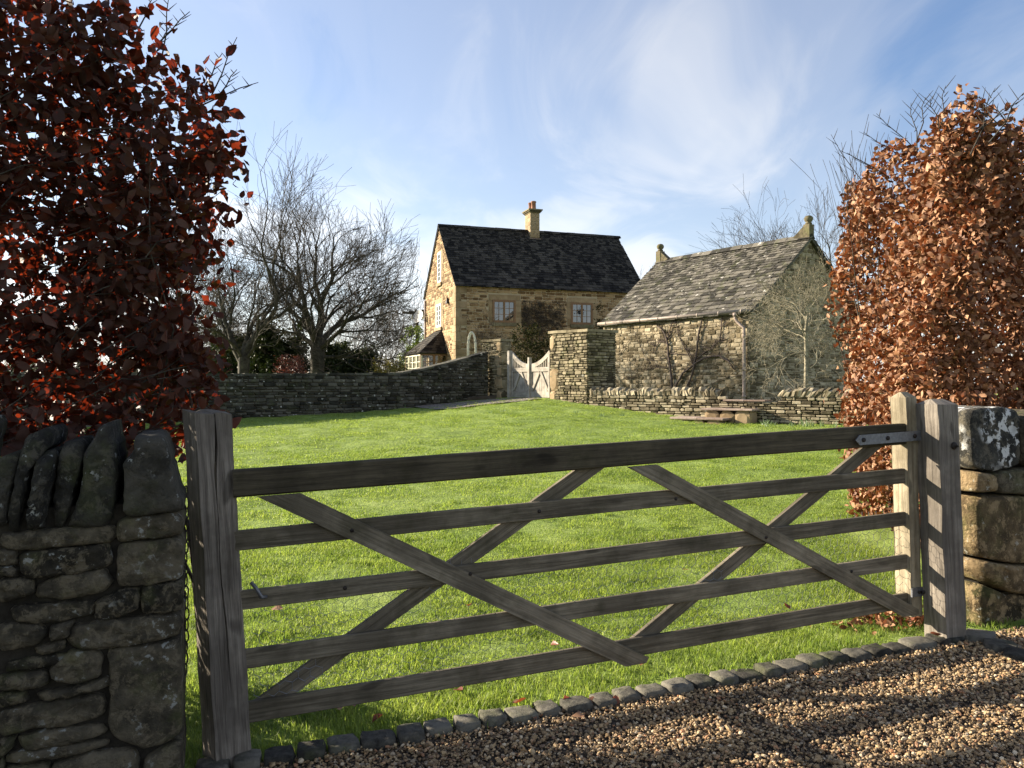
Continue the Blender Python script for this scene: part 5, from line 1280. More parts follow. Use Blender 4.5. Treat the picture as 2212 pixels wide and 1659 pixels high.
# ================================================================== vegetation
def leaf_variants(nv, seed, wide=.62):
    out = []; r = random.Random(seed)
    for i in range(nv):
        curl = r.uniform(-.5, .7); fold = r.uniform(.05, .30); tw_ = r.uniform(-.3, .3)
        xs_ = [0, .28, .62, 1.]; ws = [0, .27*wide/.62, .26*wide/.62, 0]; V = []
        def P_(x, y): z = curl*x*x*.5+abs(y)*fold*2*(.6+.4*x)+tw_*x*y+r.uniform(-.10, .10); return (x+r.uniform(-.04, .04), y*r.uniform(.75, 1.3)+r.uniform(-.04, .04), z)
        V.append(P_(0, 0))
        for j in (1, 2): V += [P_(xs_[j], -ws[j]), P_(xs_[j]+.03, 0), P_(xs_[j], ws[j])]
        V.append((1., tw_*.2, curl*.5))
        T = [(0, 1, 2), (0, 2, 3), (1, 4, 5), (1, 5, 2), (2, 5, 6), (2, 6, 3), (4, 7, 5), (5, 7, 6)]
        out.append((np.array(V), np.array(T)))
    return out
def fine_leaf_variants(nv, seed):
    out = []; r = random.Random(seed)
    for i in range(nv):
        curl = r.uniform(-.7, .8); fold = r.uniform(.05, .45); tw_ = r.uniform(-.5, .5); ph = r.uniform(0, 6); V = [(0, 0, 0)]
        for j, (x, w_) in enumerate(((.10, .14), (.32, .29), (.58, .30), (.82, .17))):
            for sgn in (-1, 0, 1):
                y = sgn*w_*r.uniform(.85, 1.15); V.append((x+r.uniform(-.02, .02), y, curl*x*x*.5+abs(y)*fold*2+tw_*x*y+(.05*math.sin(ph+j*2.1+sgn*2.) if sgn else 0)))
        V.append((1.04, tw_*.15, curl*.5+.03))
        T = [(0, 1, 2), (0, 2, 3)]
        for j in range(3):
            a = 1+j*3; T += [(a, a+3, a+4), (a, a+4, a+1), (a+1, a+4, a+5), (a+1, a+5, a+2)]
        T += [(10, 13, 11), (11, 13, 12)]
        out.append((np.array(V), np.array(T)))
    return out
LV = leaf_variants(8, 3); LVF = fine_leaf_variants(8, 4)
def rand_rot(n, rg):
    q_ = rg.normal(size=(n, 4)); q_ /= np.linalg.norm(q_, axis=1)[:, None]; a, b, c, d = q_.T
    return np.stack([np.stack([1-2*(c*c+d*d), 2*(b*c-a*d), 2*(b*d+a*c)], 1), np.stack([2*(b*c+a*d), 1-2*(b*b+d*d), 2*(c*d-a*b)], 1), np.stack([2*(b*d-a*c), 2*(c*d+a*b), 1-2*(b*b+c*c)], 1)], 1)
def leaf_cloud(P, size, rg, variants=LV, Rm=None):
    n = len(P); Rm = rand_rot(n, rg) if Rm is None else Rm; Vs = []; Ts = []; off = 0; vi = rg.integers(0, len(variants), n)
    for k_, (V, T) in enumerate(variants):
        s_ = np.where(vi == k_)[0]
        if not len(s_): continue
        W_ = np.einsum('nij,vj->nvi', Rm[s_], V)*size[s_][:, None, None]+P[s_][:, None, :]
        Vs.append(W_.reshape(-1, 3)); Ts.append((T[None]+(np.arange(len(s_))*len(V))[:, None, None]+off).reshape(-1, 3)); off += len(s_)*len(V)
    return np.concatenate(Vs), np.concatenate(Ts)
lmesh = {}
def foliage(parent, P, size, rg, mat, nind, score, leafname='leaf', massname='foliage', Rm=None, LV=LVF):
    """largest-showing leaves as own parts, the rest one stuff part"""
    Rm = rand_rot(len(P), rg) if Rm is None else Rm
    od = np.argsort(-score); big, rest = od[:nind], od[nind:]; W0 = np.array(wloc(parent))
    if nind:
        key = mat.name
        if key not in lmesh:
            lmesh[key] = []
            for (V, T) in LV: me = fast_mesh('leaf', V, T); me.materials.append(mat); lmesh[key].append(me)
        for i in big:
            o = bpy.data.objects.new(leafname, lmesh[key][int(rg.integers(0, 8))]); col.objects.link(o); o.parent = parent
            Mx = Matrix(Rm[i].tolist()).to_4x4(); Mx = Matrix.Translation(Vector((P[i]-W0).tolist()))@Mx@Matrix.Scale(float(size[i]), 4); o.matrix_local = Mx
    V, T = leaf_cloud(P[rest], size[rest], rg, LV, Rm[rest]); me = fast_mesh(massname, V, T, W0); return link_mesh(massname, me, mat, parent, 'stuff')

def branch_tree(rg, start, dirn, L, rad, depth, segs, spread=.5, gravity=0., ratio=.74, kids=(2, 3), wander=.18, minr=.004, upb=.12, lenj=.25, side=.0):
    """recursive limbs; segs collects (path, radii, level)"""
    n = 2 if depth <= 1 else 3; p = np.array(start, float); d = unit(dirn); pts = [p]; rads = [rad]
    for i in range(n):
        d = unit(d+rg.normal(size=3)*wander+UZ*(upb-gravity)*.5); p = p+d*L/n; pts.append(p); rads.append(max(rad*(1-(1-ratio*.85)*(i+1)/n), minr*.7))
    segs.append((pts, rads, depth))
    if depth == 0: return
    nk = int(rg.integers(kids[0], kids[1]+1))
    ph = rg.uniform(0, 6.28)
    for k_ in range(nk):
        t = 1. if k_ < 2 else rg.uniform(.35, .9); idx = t*(len(pts)-1); i0 = min(int(idx), len(pts)-2); q_ = pts[i0]+(pts[i0+1]-pts[i0])*(idx-i0)
        a = ph+k_*2*math.pi/nk+rg.uniform(-.5, .5); s_ = unit(np.cross(d, v3(.3, .2, 1))+1e-6); s2 = np.cross(d, s_)
        dd = unit(d+(s_*math.cos(a)+s2*math.sin(a))*spread*rg.uniform(.6, 1.4))
        branch_tree(rg, q_, dd, L*ratio*rg.uniform(1-lenj, 1+lenj), max(rads[-1]*(.86 if k_ == 0 else .68), minr*.6), depth-1, segs, spread, gravity, ratio, kids, wander, minr, upb, lenj)
def fast_tubes(segs, sides):
    Vs = []; Ts = []; off = 0
    for pts, rads, _ in segs:
        m_ = len(pts); pts = np.array(pts); tg = np.zeros_like(pts); tg[1:-1] = pts[2:]-pts[:-2]; tg[0] = pts[1]-pts[0]; tg[-1] = pts[-1]-pts[-2]; tg /= np.linalg.norm(tg, axis=1)[:, None]+1e-9
        ref = v3(.31, .17, .93) if abs(tg[0][2]) < .8 else v3(.93, .2, .1); a = np.cross(tg, ref); a /= np.linalg.norm(a, axis=1)[:, None]+1e-9; b = np.cross(tg, a)
        q_ = np.arange(sides)*2*math.pi/sides; ring = pts[:, None]+(a[:, None]*np.cos(q_)[None, :, None]+b[:, None]*np.sin(q_)[None, :, None])*np.array(rads)[:, None, None]
        Vs.append(ring.reshape(-1, 3)); i, j = np.meshgrid(np.arange(m_-1), np.arange(sides), indexing='ij'); j2 = (j+1) % sides
        A_ = i*sides+j; B2 = i*sides+j2; C2 = (i+1)*sides+j2; D2 = (i+1)*sides+j
        Ts.append(np.stack([A_, B2, C2], -1).reshape(-1, 3)+off); Ts.append(np.stack([A_, C2, D2], -1).reshape(-1, 3)+off); off += m_*sides
    return np.concatenate(Vs), np.concatenate(Ts)
def put_tree(name, label, base, segs, maxd, matbig, mattwig, cat='tree', group=None):
    t = thing(name, label, cat, base, group); W0 = np.array(base)
    tr = [s for s in segs if s[2] == maxd]; V, T = fast_tubes(tr, 10); me = fast_mesh('trunk', V, T, W0); me.shade_smooth(); link_mesh('trunk', me, matbig, t)
    for s in segs:
        if s[2] in (maxd-1, maxd-2): V, T = fast_tubes([s], 8); me = fast_mesh('limb', V, T, W0); me.shade_smooth(); link_mesh('limb', me, matbig, t)
    md = [s for s in segs if maxd-4 <= s[2] < maxd-2]; V, T = fast_tubes(md, 5); me = fast_mesh('branch_mass', V, T, W0); link_mesh('branch_mass', me, matbig, t, 'stuff')
    tw_ = [s for s in segs if s[2] < maxd-4]
    if tw_: V, T = fast_tubes(tw_, 3); me = fast_mesh('twig_mass', V, T, W0); link_mesh('twig_mass', me, mattwig, t, 'stuff')
    return t
def grow(seed, base, limbs, depth, **kw):
    """trunk given by first limb; limbs = list of (start,height dir, length, radius) at top level depth-1"""
    rg = np.random.default_rng(seed); segs = []
    for (s_, d, L, r_, dp) in limbs: branch_tree(rg, s_, d, L, r_, dp, segs, **kw)
    return segs
# tree B (broad, right) and tree A (left) behind the far wall
def big_tree(seed, px, Y, H, name_label, limbdirs, trunk_r, fork, D=8, Lr=.26, maxpx=9e9, **kw):
    b = at(px, 800, Y); b[2] = G(b[0], b[1]); rg = np.random.default_rng(seed); segs = []
    top = b+UZ*fork+v3(.05, 0, 0); segs.append(([b-UZ*.2, b+UZ*.25, b+UZ*fork*.5+v3(.03, 0, 0), top, top+UZ*.2], [trunk_r*1.5, trunk_r*1.08, trunk_r, trunk_r*1.05, trunk_r*.6], D))
    for (dx, dy, dz, f, rr_, st) in limbdirs:
        branch_tree(rg, b+UZ*fork*st, v3(dx, dy, dz), H*Lr*f, trunk_r*rr_, D-1, segs, **kw)
    segs = [q_ for q_ in segs if q_[2] >= D-1 or max(p[0]/p[1]*F+CX for p in q_[0]) < maxpx]
    return put_tree('bare_tree', name_label, b, segs, D, M['bark_dark'], M['bark_twig'])
kw = dict(spread=.42, ratio=.80, kids=(2, 4), wander=.16, minr=.008, upb=.05, lenj=.28)
big_tree(5, 684, 31, 9.2, 'large spreading bare tree with dark trunk nearest the cottage', [(-.25, .1, 1, 1., .62, .95), (.12, -.1, 1, 1.1, .62, .98), (.75, .2, .8, 1.1, .52, .9), (-1.0, .1, .55, .95, .42, .85), (1.2, -.3, .35, 1.15, .38, .8), (.35, .8, .9, .9, .4, .9), (-.4, -.8, .9, .85, .4, .9), (1.3, .4, -.02, .95, .28, .72), (-.7, .6, 1, .9, .4, .95)], .27, 2.3, 7, .145, maxpx=908, **kw)
big_tree(9, 524, 29, 10.5, 'taller bare tree with forked trunk close beside the left beech hedge', [(-.30, 0, 1, 1.1, .66, .9), (.32, 0, 1, 1.35, .70, 1.), (-.9, .2, .8, .9, .4, .8), (.9, -.2, .55, .85, .34, .9), (0, .8, .9, .9, .4, .95), (-.1, -.8, 1, .8, .4, .95), (.15, .3, 1, 1.2, .5, 1.)], .20, 1.6, 7, .116, **kw)
kw2 = dict(kw); kw2['kids'] = (2, 3)
big_tree(13, 330, 33, 9., 'bare tree glimpsed through gaps in the left beech hedge', [(-.30, 0, 1, 1.1, .66, .9), (.32, 0, 1, 1.2, .60, 1.), (-.9, .2, .6, .9, .4, .8), (.9, -.2, .6, .9, .4, .9)], .2, 1.8, 7, .12, **kw2)
big_tree(23, 1800, 38, 13.2, 'bare tree rising behind the right end of the barn roof', [(-.55, 0, 1, 1.1, .5, .95), (.3, 0, 1, 1.1, .6, 1.), (-1.1, .1, .55, 1.25, .4, .9), (.9, .2, .6, 1.1, .4, .9), (-.8, .5, 1, 1.1, .4, .9), (0, -.8, 1., .9, .4, 1)], .17, .2+3.0, 7, .118, **kw)
big_tree(27, 1395, 52, 9.0, 'distant pale bare tree between cottage and barn', [(-.30, 0, 1, 1.1, .66, .9), (.32, 0, 1, 1.1, .60, 1.), (-.7, .2, .8, .9, .4, .8), (.7, -.2, .8, .9, .4, .9), (.1, .1, 1, 1.2, .6, 1)], .13, 3.2, 6, .14, **kw2)
# small ornamental tree before the barn gable
b = at(1741, 845, 18.5); b[2] = G(b[0], b[1]); rg = np.random.default_rng(6); segs = []; D = 6; H = at(1741, 715, 18.5)[2]-b[2]
segs.append(([b-UZ*.1, b+UZ*H*.3, b+UZ*H*.6+v3(.01, 0, 0), b+UZ*H, b+UZ*(H+.35)+v3(.03, 0, 0)], [.062, .055, .05, .045, .03], D))
for (dx, dy, dz, f, st) in ((-.4, 0, 1, 1, .95), (.35, .2, 1, 1.0, 1.), (-1., .1, .45, 1., .75), (1., -.1, .35, .75, .55), (.1, .9, .8, .9, .9), (-.2, -.9, .8, .9, .9), (-.9, .3, .6, 1.1, 1.), (.8, .2, .75, .9, 1.), (-1.1, -.2, .35, 1.0, 1.0), (0, 0, 1, 1.1, 1.1), (-.6, .4, .5, 1., 1.15), (.7, -.4, .6, .8, 1.1)):
    branch_tree(rg, b+UZ*H*st, v3(dx, dy, dz), .47*f, .017, D-1, segs, spread=.62, ratio=.80, kids=(2, 4), wander=.22, minr=.0042, upb=.02, lenj=.3)
put_tree('ornamental_tree', 'small pale barked bare tree standing before the barn gable', b, segs, D, M['bark_pale'], M['bark_pale'])
# shrubs behind the far wall
def shrub(name, label, px0, px1, ytop, Y, mat, n, size, seed, dome=.7, cat='shrub', ybot=808, deep=1.2):
    rg = np.random.default_rng(seed); a = at(px0, 800, Y); b = at(px1, 800, Y); zt_ = at(0, ytop, Y)[2]; c = (a+b)/2; c[2] = G(c[0], c[1]); W_ = (b[0]-a[0])/2; H = zt_-c[2]
    t = thing(name, label, cat, c); nc = max(6, int(n/60)); th = rg.uniform(0, 6.28, nc); rr_ = np.sqrt(rg.random(nc)); hz = rg.random(nc)
    lim = np.sqrt(np.clip(1-(hz*dome)**2.2, .04, 1)); C_ = np.stack([rr_*np.cos(th)*W_*lim, rr_*np.sin(th)*deep*lim, hz*H*(.80+.18*np.sin(th*3+seed))], 1)
    P = C_[rg.integers(0, nc, n)]+rg.normal(size=(n, 3))*v3(.16, .16, .14)*(.6+W_*.15); P[:, 2] = np.clip(P[:, 2], .02, H*1.02); P += np.array(c)
    V, T = leaf_cloud(P, rg.uniform(.7, 1.2, n)*size, rg); me = fast_mesh('foliage', V, T, np.array(c)); link_mesh('foliage', me, mat, t, 'stuff')
    sg = [([c, c+v3(0, 0, H*.3), c+v3(.05, 0, H*.6)], [.06, .05, .02], 0)]
    for _ in range(12): q_ = C_[rg.integers(0, nc)]; sg.append(([c+UZ*.1, c+q_*.5+UZ*.1, c+q_], [.04, .025, .01], 0))
    V, T = fast_tubes(sg, 5); link_mesh('stem', fast_mesh('stem', V, T, np.array(c)), M['bark_dark'], t); return t
shrub('evergreen_shrub', 'dense dark evergreen behind the wall between the two bare trees', 530, 668, 690, 33, M['evergreen'], 15000, .15, 1)
shrub('evergreen_shrub', 'dark low evergreen filling the space right of the large trunk', 665, 830, 740, 34, M['evergreen'], 13000, .14, 2)
shrub('red_bush', 'rounded red brown clipped bush at the foot of the large tree', 596, 668, 770, 28, M['redbush'], 9000, .07, 3, .9)
shrub('yellow_bush', 'low yellowish bush just left of the garden room', 800, 884, 772, 31, M['yellowbush'], 4500, .07, 4)
shrub('ivy_bush', 'bright green ivy clad bush beside the garden room', 860, 928, 700, 42.5, M['ivy'], 7000, .11, 5, .6)
shrub('evergreen_shrub', 'tall dark evergreen mass behind the left hedge edge', 440, 552, 712, 36, M['evergreen'], 11000, .16, 6)
shrub('wall_shrub', 'dark climbing shrub against the cottage wall above the garden gate', 1098, 1215, 700, 33.2, M['climber'], 7000, .09, 7, .55, deep=.6)
shrub('wall_shrub', 'dark climber at the cottage wall between window and barn', 1283, 1312, 655, 37.0, M['climber'], 2500, .09, 8, .4, deep=.25)
# twiggy climber on the cottage wall
t_cc = thing('rose_climber', 'bare tangled climbing rose between the two cottage windows', 'climber', (*(HC+e1*4.2)[:2], 1.2)); rg = np.random.default_rng(8); segs = []
for (px_, d) in ((1112, (-.3, 0, 1)), (1122, (-.1, 0, 1)), (1128, (.1, 0, 1)), (1135, (.0, 0, 1)), (1145, (.0, 0, 1)), (1150, (.2, 0, 1)), (1160, (-.2, 0, 1)), (1168, (.1, 0, 1)), (1175, (.0, 0, 1)), (1190, (-.1, 0, 1)), (1200, (.1, 0, 1)), (1210, (.1, 0, 1)), (1218, (.3, 0, 1))):
    p = plane_hit(px_, 750, HC+f_n*.12, f_n); branch_tree(rg, p, v3(*d), .72, .020, 6, segs, spread=.5, ratio=.78, kids=(2, 3), wander=.3, minr=.006, upb=.05)
sg = []
for pts, rads, d in segs:
    pts = [p-f_n*((p-HC)@f_n)+f_n*(.06+.05*math.sin(p[2]*9+p[0]*7)) for p in pts]
    if max(p[2] for p in pts) < 5.5 and all(1126 < p[0]/p[1]*F+CX < 1222 or p[2] < 4.0 for p in pts): sg.append((pts, rads, d))
V, T = fast_tubes(sg, 4); link_mesh('twig_mass', fast_mesh('twig_mass', V, T, np.array(t_cc.location)), M['bark_twig'], t_cc, 'stuff')
# rose on arch and by pier
t_ro = thing('rose_bush', 'straggly bare rose growing over the garden arch', 'shrub', (ga[0]+.25, ga[1]+.3, 1.15)); segs = []
for i in range(6): branch_tree(rg, v3(ga[0]+.2+.12*i, ga[1]+.3, 1.2), v3(.05*i-.05, 0, 1), .85, .014, 5, segs, spread=.55, ratio=.76, kids=(2, 2), wander=.25, minr=.006, upb=.1)
V, T = fast_tubes(segs, 4); link_mesh('twig_mass', fast_mesh('twig_mass', V, T, np.array(t_ro.location)), M['bark_twig'], t_ro, 'stuff')
# thicket of far bare hedgerow (reads as one haze of twigs)
rg = np.random.default_rng(77); segs = []
for i in range(130):
    px_ = rg.uniform(-100, 930); Y = rg.uniform(46, 66); p = at(px_, 800, Y); p[2] = G(p[0], p[1]); hgt = (.9+.5*math.sin(px_*.018))*rg.uniform(.8, 1.2)*(1.25 if px_ > 700 else 1)
    branch_tree(rg, p, v3(rg.uniform(-.2, .2), 0, 1), hgt*1.3, .05, 5, segs, spread=.5, ratio=.8, kids=(2, 3), wander=.2, minr=.014, upb=.1)
V, T = fast_tubes(segs, 3); o = link_mesh('hedgerow_thicket', fast_mesh('hedgerow_thicket', V, T), M['bark_thicket'], None, 'stuff')
# far tree belt beyond (dark low foliage mass)
rg = np.random.default_rng(78); n = 16000; px_ = rg.uniform(-600, 960, n); Y = rg.uniform(62, 72, n); hh = (1.6+.8*np.sin(px_*.013)+.4*np.sin(px_*.05))*rg.random(n)
P = np.stack([(px_-CX)/F*Y, Y, 1.0+hh], 1); V, T = leaf_cloud(P, rg.uniform(.25, .5, n), rg); link_mesh('distant_hedgerow', fast_mesh('distant_hedgerow', V, T), M['evergreen'], None, 'stuff')

# ------------------------------------------------------------------ beech hedges
def hedge_left():
    rg = np.random.default_rng(101); base = v3(-1.5, 4.12, 0); base[2] = G(base[0], base[1])
    t = thing('beech_hedge', 'dark backlit copper beech hedge towering over the left wall and post', 'hedge', base)
    # local: a along -u (leftwards), dpt along -nrm (away), z up
    def inside(a, dd, z):
        top = 3.05-.0*a+.10*np.sin(a*7)+.68*np.clip(a, 0, .6)-.55*np.clip(.28-a, 0, 1); right = np.where(z < 1.35, .11+.12*(1.35-z), .03-.03*np.sin(z*5))+.035*np.sin(z*11)
        right = np.where(z < 1.02, .1, right)
        return (a > right) & (z < top)
    ncl = 900; C_ = []
    while len(C_) < ncl:
        a, dd, z = rg.uniform(-.25, 2.2), rg.uniform(0, .85), rg.uniform(.15, 3.6)
        if z < 1.0 and dd < .15: continue
        if inside(a, dd, z) and not (rg.random() > (1. if a < 1.1 else .6)): C_.append((a, dd, z))
    C_ = np.array(C_); n = 20500; ci = rg.integers(0, ncl, n); L_ = C_[ci]+rg.normal(size=(n, 3))*v3(.065, .07, .075)
    P = base[None]*v3(1, 1, 0)-u[None]*L_[:, :1]-nrm[None]*(L_[:, 1:2]-.42)+UZ[None]*(L_[:, 2:3]+base[2])
    size = rg.uniform(.038, .084, n)
    keep = P[:, 1] > 2.3
    # nothing in front of the wall face or inside the post
    keep &= ((P-WLo[None])@nrm < -.08) | (P[:, 2] > 1.55)
    keep &= ~((np.abs(P[:, 0]-PB[0]+.06) < .2) & (np.abs(P[:, 1]-3.42) < .2) & (P[:, 2] < 1.5))
    pxd = P[:, 0]/P[:, 1]*F+CX; keep &= ~((pxd > 372) & (P[:, 2] < 1.18+.15*rg.random(n))); P, size, L2 = P[keep], size[keep], L_[keep]
    sc_ = size*10-.35*L2[:, 1]*3-.6*np.abs(L2[:, 0]-.5)+rg.random(len(P))*.25
    vis = (np.abs(P[:, 0]/P[:, 1]) < .63)
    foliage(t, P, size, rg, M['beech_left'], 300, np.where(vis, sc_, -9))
    segs = []
    for a in (.05, .42, .85, 1.3, 1.8):
        p = base-u*a-nrm*rg.uniform(-.1, .15); branch_tree(rg, p, v3(rg.uniform(-.12, .12), 0, 1), .85, .022, 5, segs, spread=.32, ratio=.82, kids=(2, 3), wander=.12, minr=.0022, upb=.3)
    segs = [s for s in segs if min(p[1] for p in s[0]) > 2.4 and max(((p-WLo)@nrm) for p in s[0]) < -.45 and max(p[0]/p[1] for p in s[0]) < -.37 and max(p[2] for p in s[0]) < 3.15]
    for q_ in C_[::1]:
        c1 = base*v3(1, 1, 0)-u*q_[0]-nrm*(q_[1]-.42)+UZ*(q_[2]+base[2]); c0 = c1-u*rg.uniform(.12, .3)-UZ*rg.uniform(.02, .18)+rg.normal(size=3)*.03; c2 = c1+rg.normal(size=3)*.05+u*.05
        if max((c0-WLo)@nrm, (c1-WLo)@nrm, (c2-WLo)@nrm) < -.08 and c2[0]/c2[1]*F+CX < 560 and c2[2] > 1.2: segs.append(([c0, (c0+c1)/2+rg.normal(size=3)*.01, c1, c2], [.0032, .0027, .002, .0012], 0))
    # protruding twigs at the top right
    for (px_, py_, ex_, ey_, Y) in ((350, 120, 365, -10, 4.1), (345, 90, 410, 25, 4.1), (320, 140, 372, 50, 4.1), (455, 210, 512, 80, 4.15), (440, 190, 480, 115, 4.1), (430, 230, 558, 178, 4.1), (470, 210, 512, 150, 4.15), (300, 60, 330, -5, 4.1), (240, 60, 262, -10, 4.0), (200, 80, 235, 10, 4.0)):
        a, b_ = at(px_, py_, Y), at(ex_, ey_, Y); dd = b_-a; pts = [a, a+dd*.35+v3(.01, 0, .01), a+dd*.7+v3(-.006, .01, .012), b_]; segs.append((pts, [.0045, .0036, .0028, .0018], 0))
        for j in range(6):
            t_ = .3+.11*j; q_ = a+dd*t_; s2 = unit(dd)*.35+v3((-1)**j*.7, .1, .35); segs.append(([q_, q_+unit(s2)*.022, q_+unit(s2)*rg.uniform(.03, .07)], [.0022, .0026, .0008], 0))
    st_ = [s for s in segs if s[2] >= 4]
    for s in st_: V, T = fast_tubes([s], 8); me = fast_mesh('stem', V, T, np.array(base)); me.shade_smooth(); link_mesh('stem', me, M['bark_hedge'], t)
    V, T = fast_tubes([s for s in segs if s[2] < 4], 5); link_mesh('twig_mass', fast_mesh('twig_mass', V, T, np.array(base)), M['bark_hedge'], t, 'stuff')
    # single leaves on protruding twigs
hedge_left()
def hedge_right():
    rg = np.random.default_rng(202); C = v3(3.08, 5.62, 0); base = v3(4.2, 6.8, 0); base[2] = G(4.2, 6.8)
    t = thing('beech_hedge', 'tall sunlit copper beech hedge above the right wall and posts', 'hedge', base)
    dv = unit(v3(.10, 1, 0)); Ld, La = 2.6, 3.4
    P = []; n1, n2, n3 = 20000, 32000, 3500
    def topz(a, d): return 3.36+.07*np.sin(a*5+1)+.06*np.sin(d*6)+.06*np.sin(a*13)-.10*d+.10*np.clip(a-.4, 0, 1)
    # left face shell (a small), front shell (d small), top shell
    L_ = np.concatenate([np.stack([rg.exponential(.15, n1), rg.uniform(-.1, Ld, n1), rg.random(n1)], 1), np.stack([rg.uniform(-.05, La, n2), rg.exponential(.30, n2), rg.random(n2)], 1), np.stack([rg.uniform(0, La, n3), rg.uniform(0, Ld, n3), 1-rg.exponential(.04, n3)], 1), np.stack([rg.uniform(.1, 2.2, 17000), rg.uniform(.1, Ld, 17000), rg.random(17000)**.8], 1)])
    cell = np.floor(L_*v3(7, 7, 26)).astype(int); h_ = ((cell[:, 0]*73856093) ^ (cell[:, 1]*19349663) ^ (cell[:, 2]*83492791)) % 1000/1000.
    keep = h_ < np.where((L_[:, 0] > .4) & (L_[:, 1] < 1.5), .88, .74); L_ = L_[keep]; L_ = L_+rg.normal(size=L_.shape)*v3(.04, .04, .012)
    a, d = L_[:, 0], L_[:, 1]; z = .05+L_[:, 2]*(topz(a, d)-.05); bulge = -.06*np.sin(np.clip(z-.8, 0, 2)*1.7)+.07*np.sin(z*2.3+d*2)+.06*np.sin(z*5.1+d*5)+.16*np.clip(1.0-z, 0, 1)
    corner = np.clip(.35-a-d, 0, 1)*.6
    P = C[None]+u[None]*(a+bulge*(a < .5)+corner)[:, None]+dv[None]*(d+.05*np.sin(z*4+a*6)+corner*.5)[:, None]; P[:, 2] = z+GA(P[:, 0], P[:, 1])
    keep = ~((z < .35) & (d < .35) & (a < .5)); P, L2 = P[keep], L_[keep]; n = len(P); size = rg.uniform(.042, .074, n)
    vis = (P[:, 0]/P[:, 1] < .62); sc_ = size*8-P[:, 1]*.05-np.minimum(L2[:, 0], L2[:, 1])*4+rg.random(n)*.3
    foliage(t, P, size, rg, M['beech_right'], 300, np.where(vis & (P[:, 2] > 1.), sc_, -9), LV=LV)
    segs = []
    for i in range(9):
        p = C+u*rg.uniform(.3, 3)+dv*rg.uniform(.3, 2.3); p[2] = G(p[0], p[1]); branch_tree(rg, p, v3(rg.uniform(-.1, .1), 0, 1), .95, .03, 5, segs, spread=.3, ratio=.82, kids=(2, 3), wander=.1, minr=.003, upb=.3)
    inb = lambda p: (lambda r_: (.22 if p[2] < 3.2 else .05) < r_@u < 3.3 and 0 < r_@dv < Ld and p[2] < 3.9)(p-C)
    segs = [s for s in segs if all(inb(p) for p in s[0])]
    # airy shoots above the top
    for (px_, py_, ex_, ey_, Y) in ((2035, 240, 2043, 185, 6), (1975, 280, 1968, 222, 6.5), (1950, 300, 1893, 245, 6.8), (1990, 260, 2000, 210, 6.2), (1930, 330, 1865, 285, 7), (1850, 380, 1795, 290, 7.5), (2120, 270, 2150, 190, 5.7), (2140, 260, 2190, 225, 5.7), (2170, 260, 2212, 200, 5.7), (2130, 250, 2100, 230, 5.7), (2020, 250, 2010, 215, 6), (1880, 360, 1830, 330, 7), (2150, 240, 2120, 210, 5.8)):
        a_, b_ = at(px_, py_, Y), at(ex_, ey_, Y); dd = b_-a_; a_ = a_-dd*.8; dd = b_-a_; segs.append(([a_, a_+dd*.4+v3(.02, 0, 0), a_+dd*.75+v3(-.01, .01, .01), b_], [.006, .005, .0038, .002], 0))
        for j in range(7):
            q_ = a_+dd*(.4+.09*j); s2 = unit(unit(dd)*.5+v3((-1)**j*.6, .2, .3)); segs.append(([q_, q_+s2*.04, q_+s2*rg.uniform(.06, .16)], [.003, .003, .0012], 0))
    st_ = [s for s in segs if s[2] >= 4]
    for s in st_: V, T = fast_tubes([s], 8); me = fast_mesh('stem', V, T, np.array(base)); me.shade_smooth(); link_mesh('stem', me, M['bark_hedge'], t)
    V, T = fast_tubes([s for s in segs if s[2] < 4], 4); link_mesh('twig_mass', fast_mesh('twig_mass', V, T, np.array(base)), M['bark_hedge'], t, 'stuff')
hedge_right()

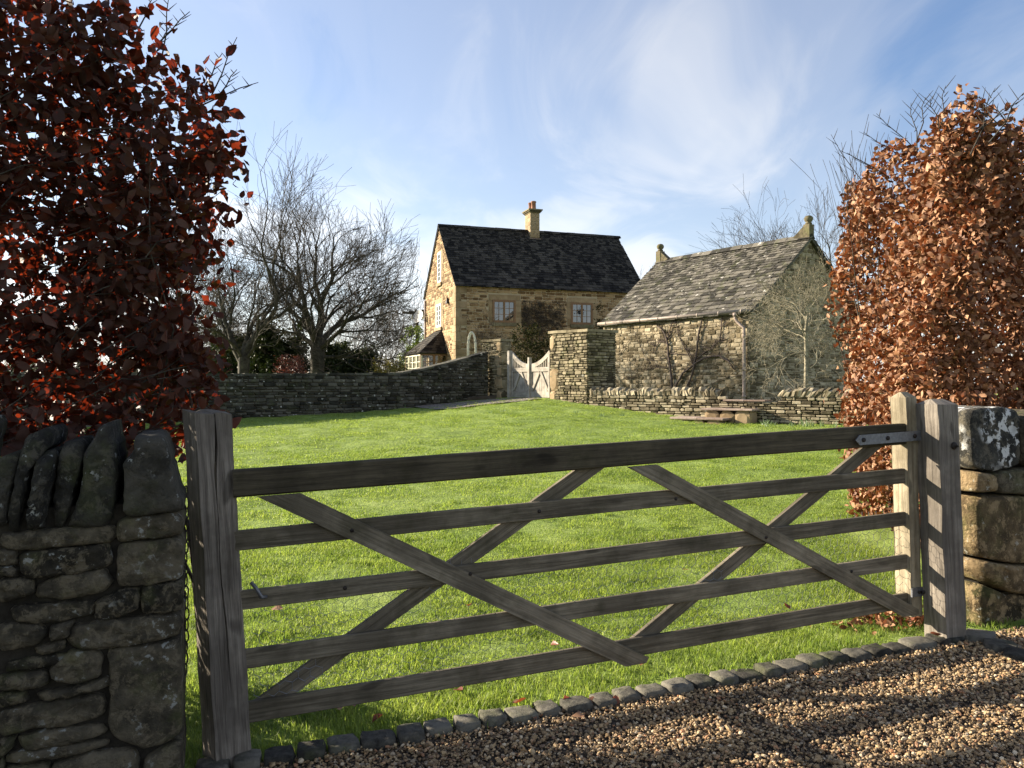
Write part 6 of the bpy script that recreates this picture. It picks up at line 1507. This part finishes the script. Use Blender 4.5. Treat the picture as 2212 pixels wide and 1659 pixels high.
# fallen leaves on the grass and by the setts
fl = [(600, 1335), (885, 1270), (1012, 1322), (1196, 1411), (1108, 1340), (870, 1510), (950, 1500), (990, 1530), (1000, 1495), (1620, 1395), (1700, 1325), (1225, 1562), (1660, 1370), (1340, 1440), (1120, 1555), (700, 1548), (735, 1545), (760, 1550), (1480, 1255), (815, 1575), (1030, 1500), (1390, 1465), (1930, 1330), (1950, 1345), (1975, 1362), (1250, 1583), (1150, 1575), (1280, 1560), (1960, 1350), (1985, 1370), (2020, 1400), (1330, 1560)]
for i, (px_, py_) in enumerate(fl):
    p = ghit(px_, py_); V, T = LVF[i % 8]; me = fast_mesh('fallen_leaf', V-V.mean(0), T); me.materials.append(M['fallen'])
    o = bpy.data.objects.new('fallen_leaf', me); col.objects.link(o); o.location = tuple(p+UZ*(.046 if (p-C0)@cn < -.02 else .035)); o.rotation_euler = (rnd.uniform(-.5, .5), rnd.uniform(-.5, .5), rnd.uniform(0, 6.28)); s_ = rnd.uniform(.055, .085); o.scale = (s_, s_, s_)
    side_ = (p-C0)@cn > -.02
    if side_: tag(o, 'curled brown beech leaf lying on the gravel beside the setts', 'leaf', 'fallen beech leaves on the gravel')
    elif p[0] > 2.0: tag(o, 'curled brown beech leaf at the foot of the striped right post', 'leaf', 'fallen beech leaves by the right post')
    elif (p-C0)@cn > -.5: tag(o, 'brown beech leaf in the grass strip just behind the setts', 'leaf', 'fallen beech leaves in the grass strip')
    else: tag(o, 'brown beech leaf fallen on the open lawn beyond the field gate', 'leaf', 'fallen beech leaves on the lawn')
# daffodil shoots along the low wall and by the far wall
for i, (px_, py_, sc_, lab) in enumerate([(1478+8*j, 917+rnd.uniform(-3, 3), 1., 0) for j in range(0)]+[(1648, 920, 1, 0), (1656, 922, 1, 0), (1668, 920, .7, 0), (1710, 922, .8, 0), (1732, 921, 1.1, 0), (1740, 923, 1.1, 0), (1752, 921, .9, 0), (1775, 922, .9, 0), (1805, 924, 1, 0), (1825, 923, 1, 0), (1838, 925, 1, 0), (970, 868, .9, 1), (993, 867, .9, 1), (940, 871, .7, 1), (873, 882, .8, 1), (1058, 895, .6, 0), (1085, 893, .6, 0), (1245, 894, .6, 0), (1300, 900, .6, 0), (1345, 900, .5, 0)]):
    p = ghit(px_, py_); t, f = tuft(i+500, 16, .06, .17*sc_, .014); mbx = MB().add(np.array(t)+p, f); me = mbx.mesh('bulb_shoots', origin=tuple(p)); me.materials.append(M['shoot'])
    o = bpy.data.objects.new('bulb_shoots', me); col.objects.link(o); o.location = tuple(p)
    tag(o, ('clump of pale green bulb shoots in the lawn before the low wall and bank' if not lab else 'clump of bulb shoots beside the path along the shaded far wall'), 'plant', 'bulb shoots by the low wall' if not lab else 'bulb shoots by the far wall')
# long grass tussocks and litter at the hanging post foot
rg = np.random.default_rng(303); n = 260; P = []
for (px_, py_, sp_) in ((1935, 1345, .16), (1985, 1362, .10), (1880, 1360, .14)):
    c = ghit(px_, py_); q_ = c[None]+rg.normal(size=(n//3, 3))*v3(sp_, sp_*.6, 0); q_[:, 2] = GA(q_[:, 0], q_[:, 1])+rg.uniform(.02, .05, len(q_)); P.append(q_)
P = np.concatenate(P); V, T = leaf_cloud(P, rg.uniform(.03, .055, len(P)), rg); link_mesh('leaf_litter', fast_mesh('leaf_litter', V, T), M['beech_right'], None, 'stuff')
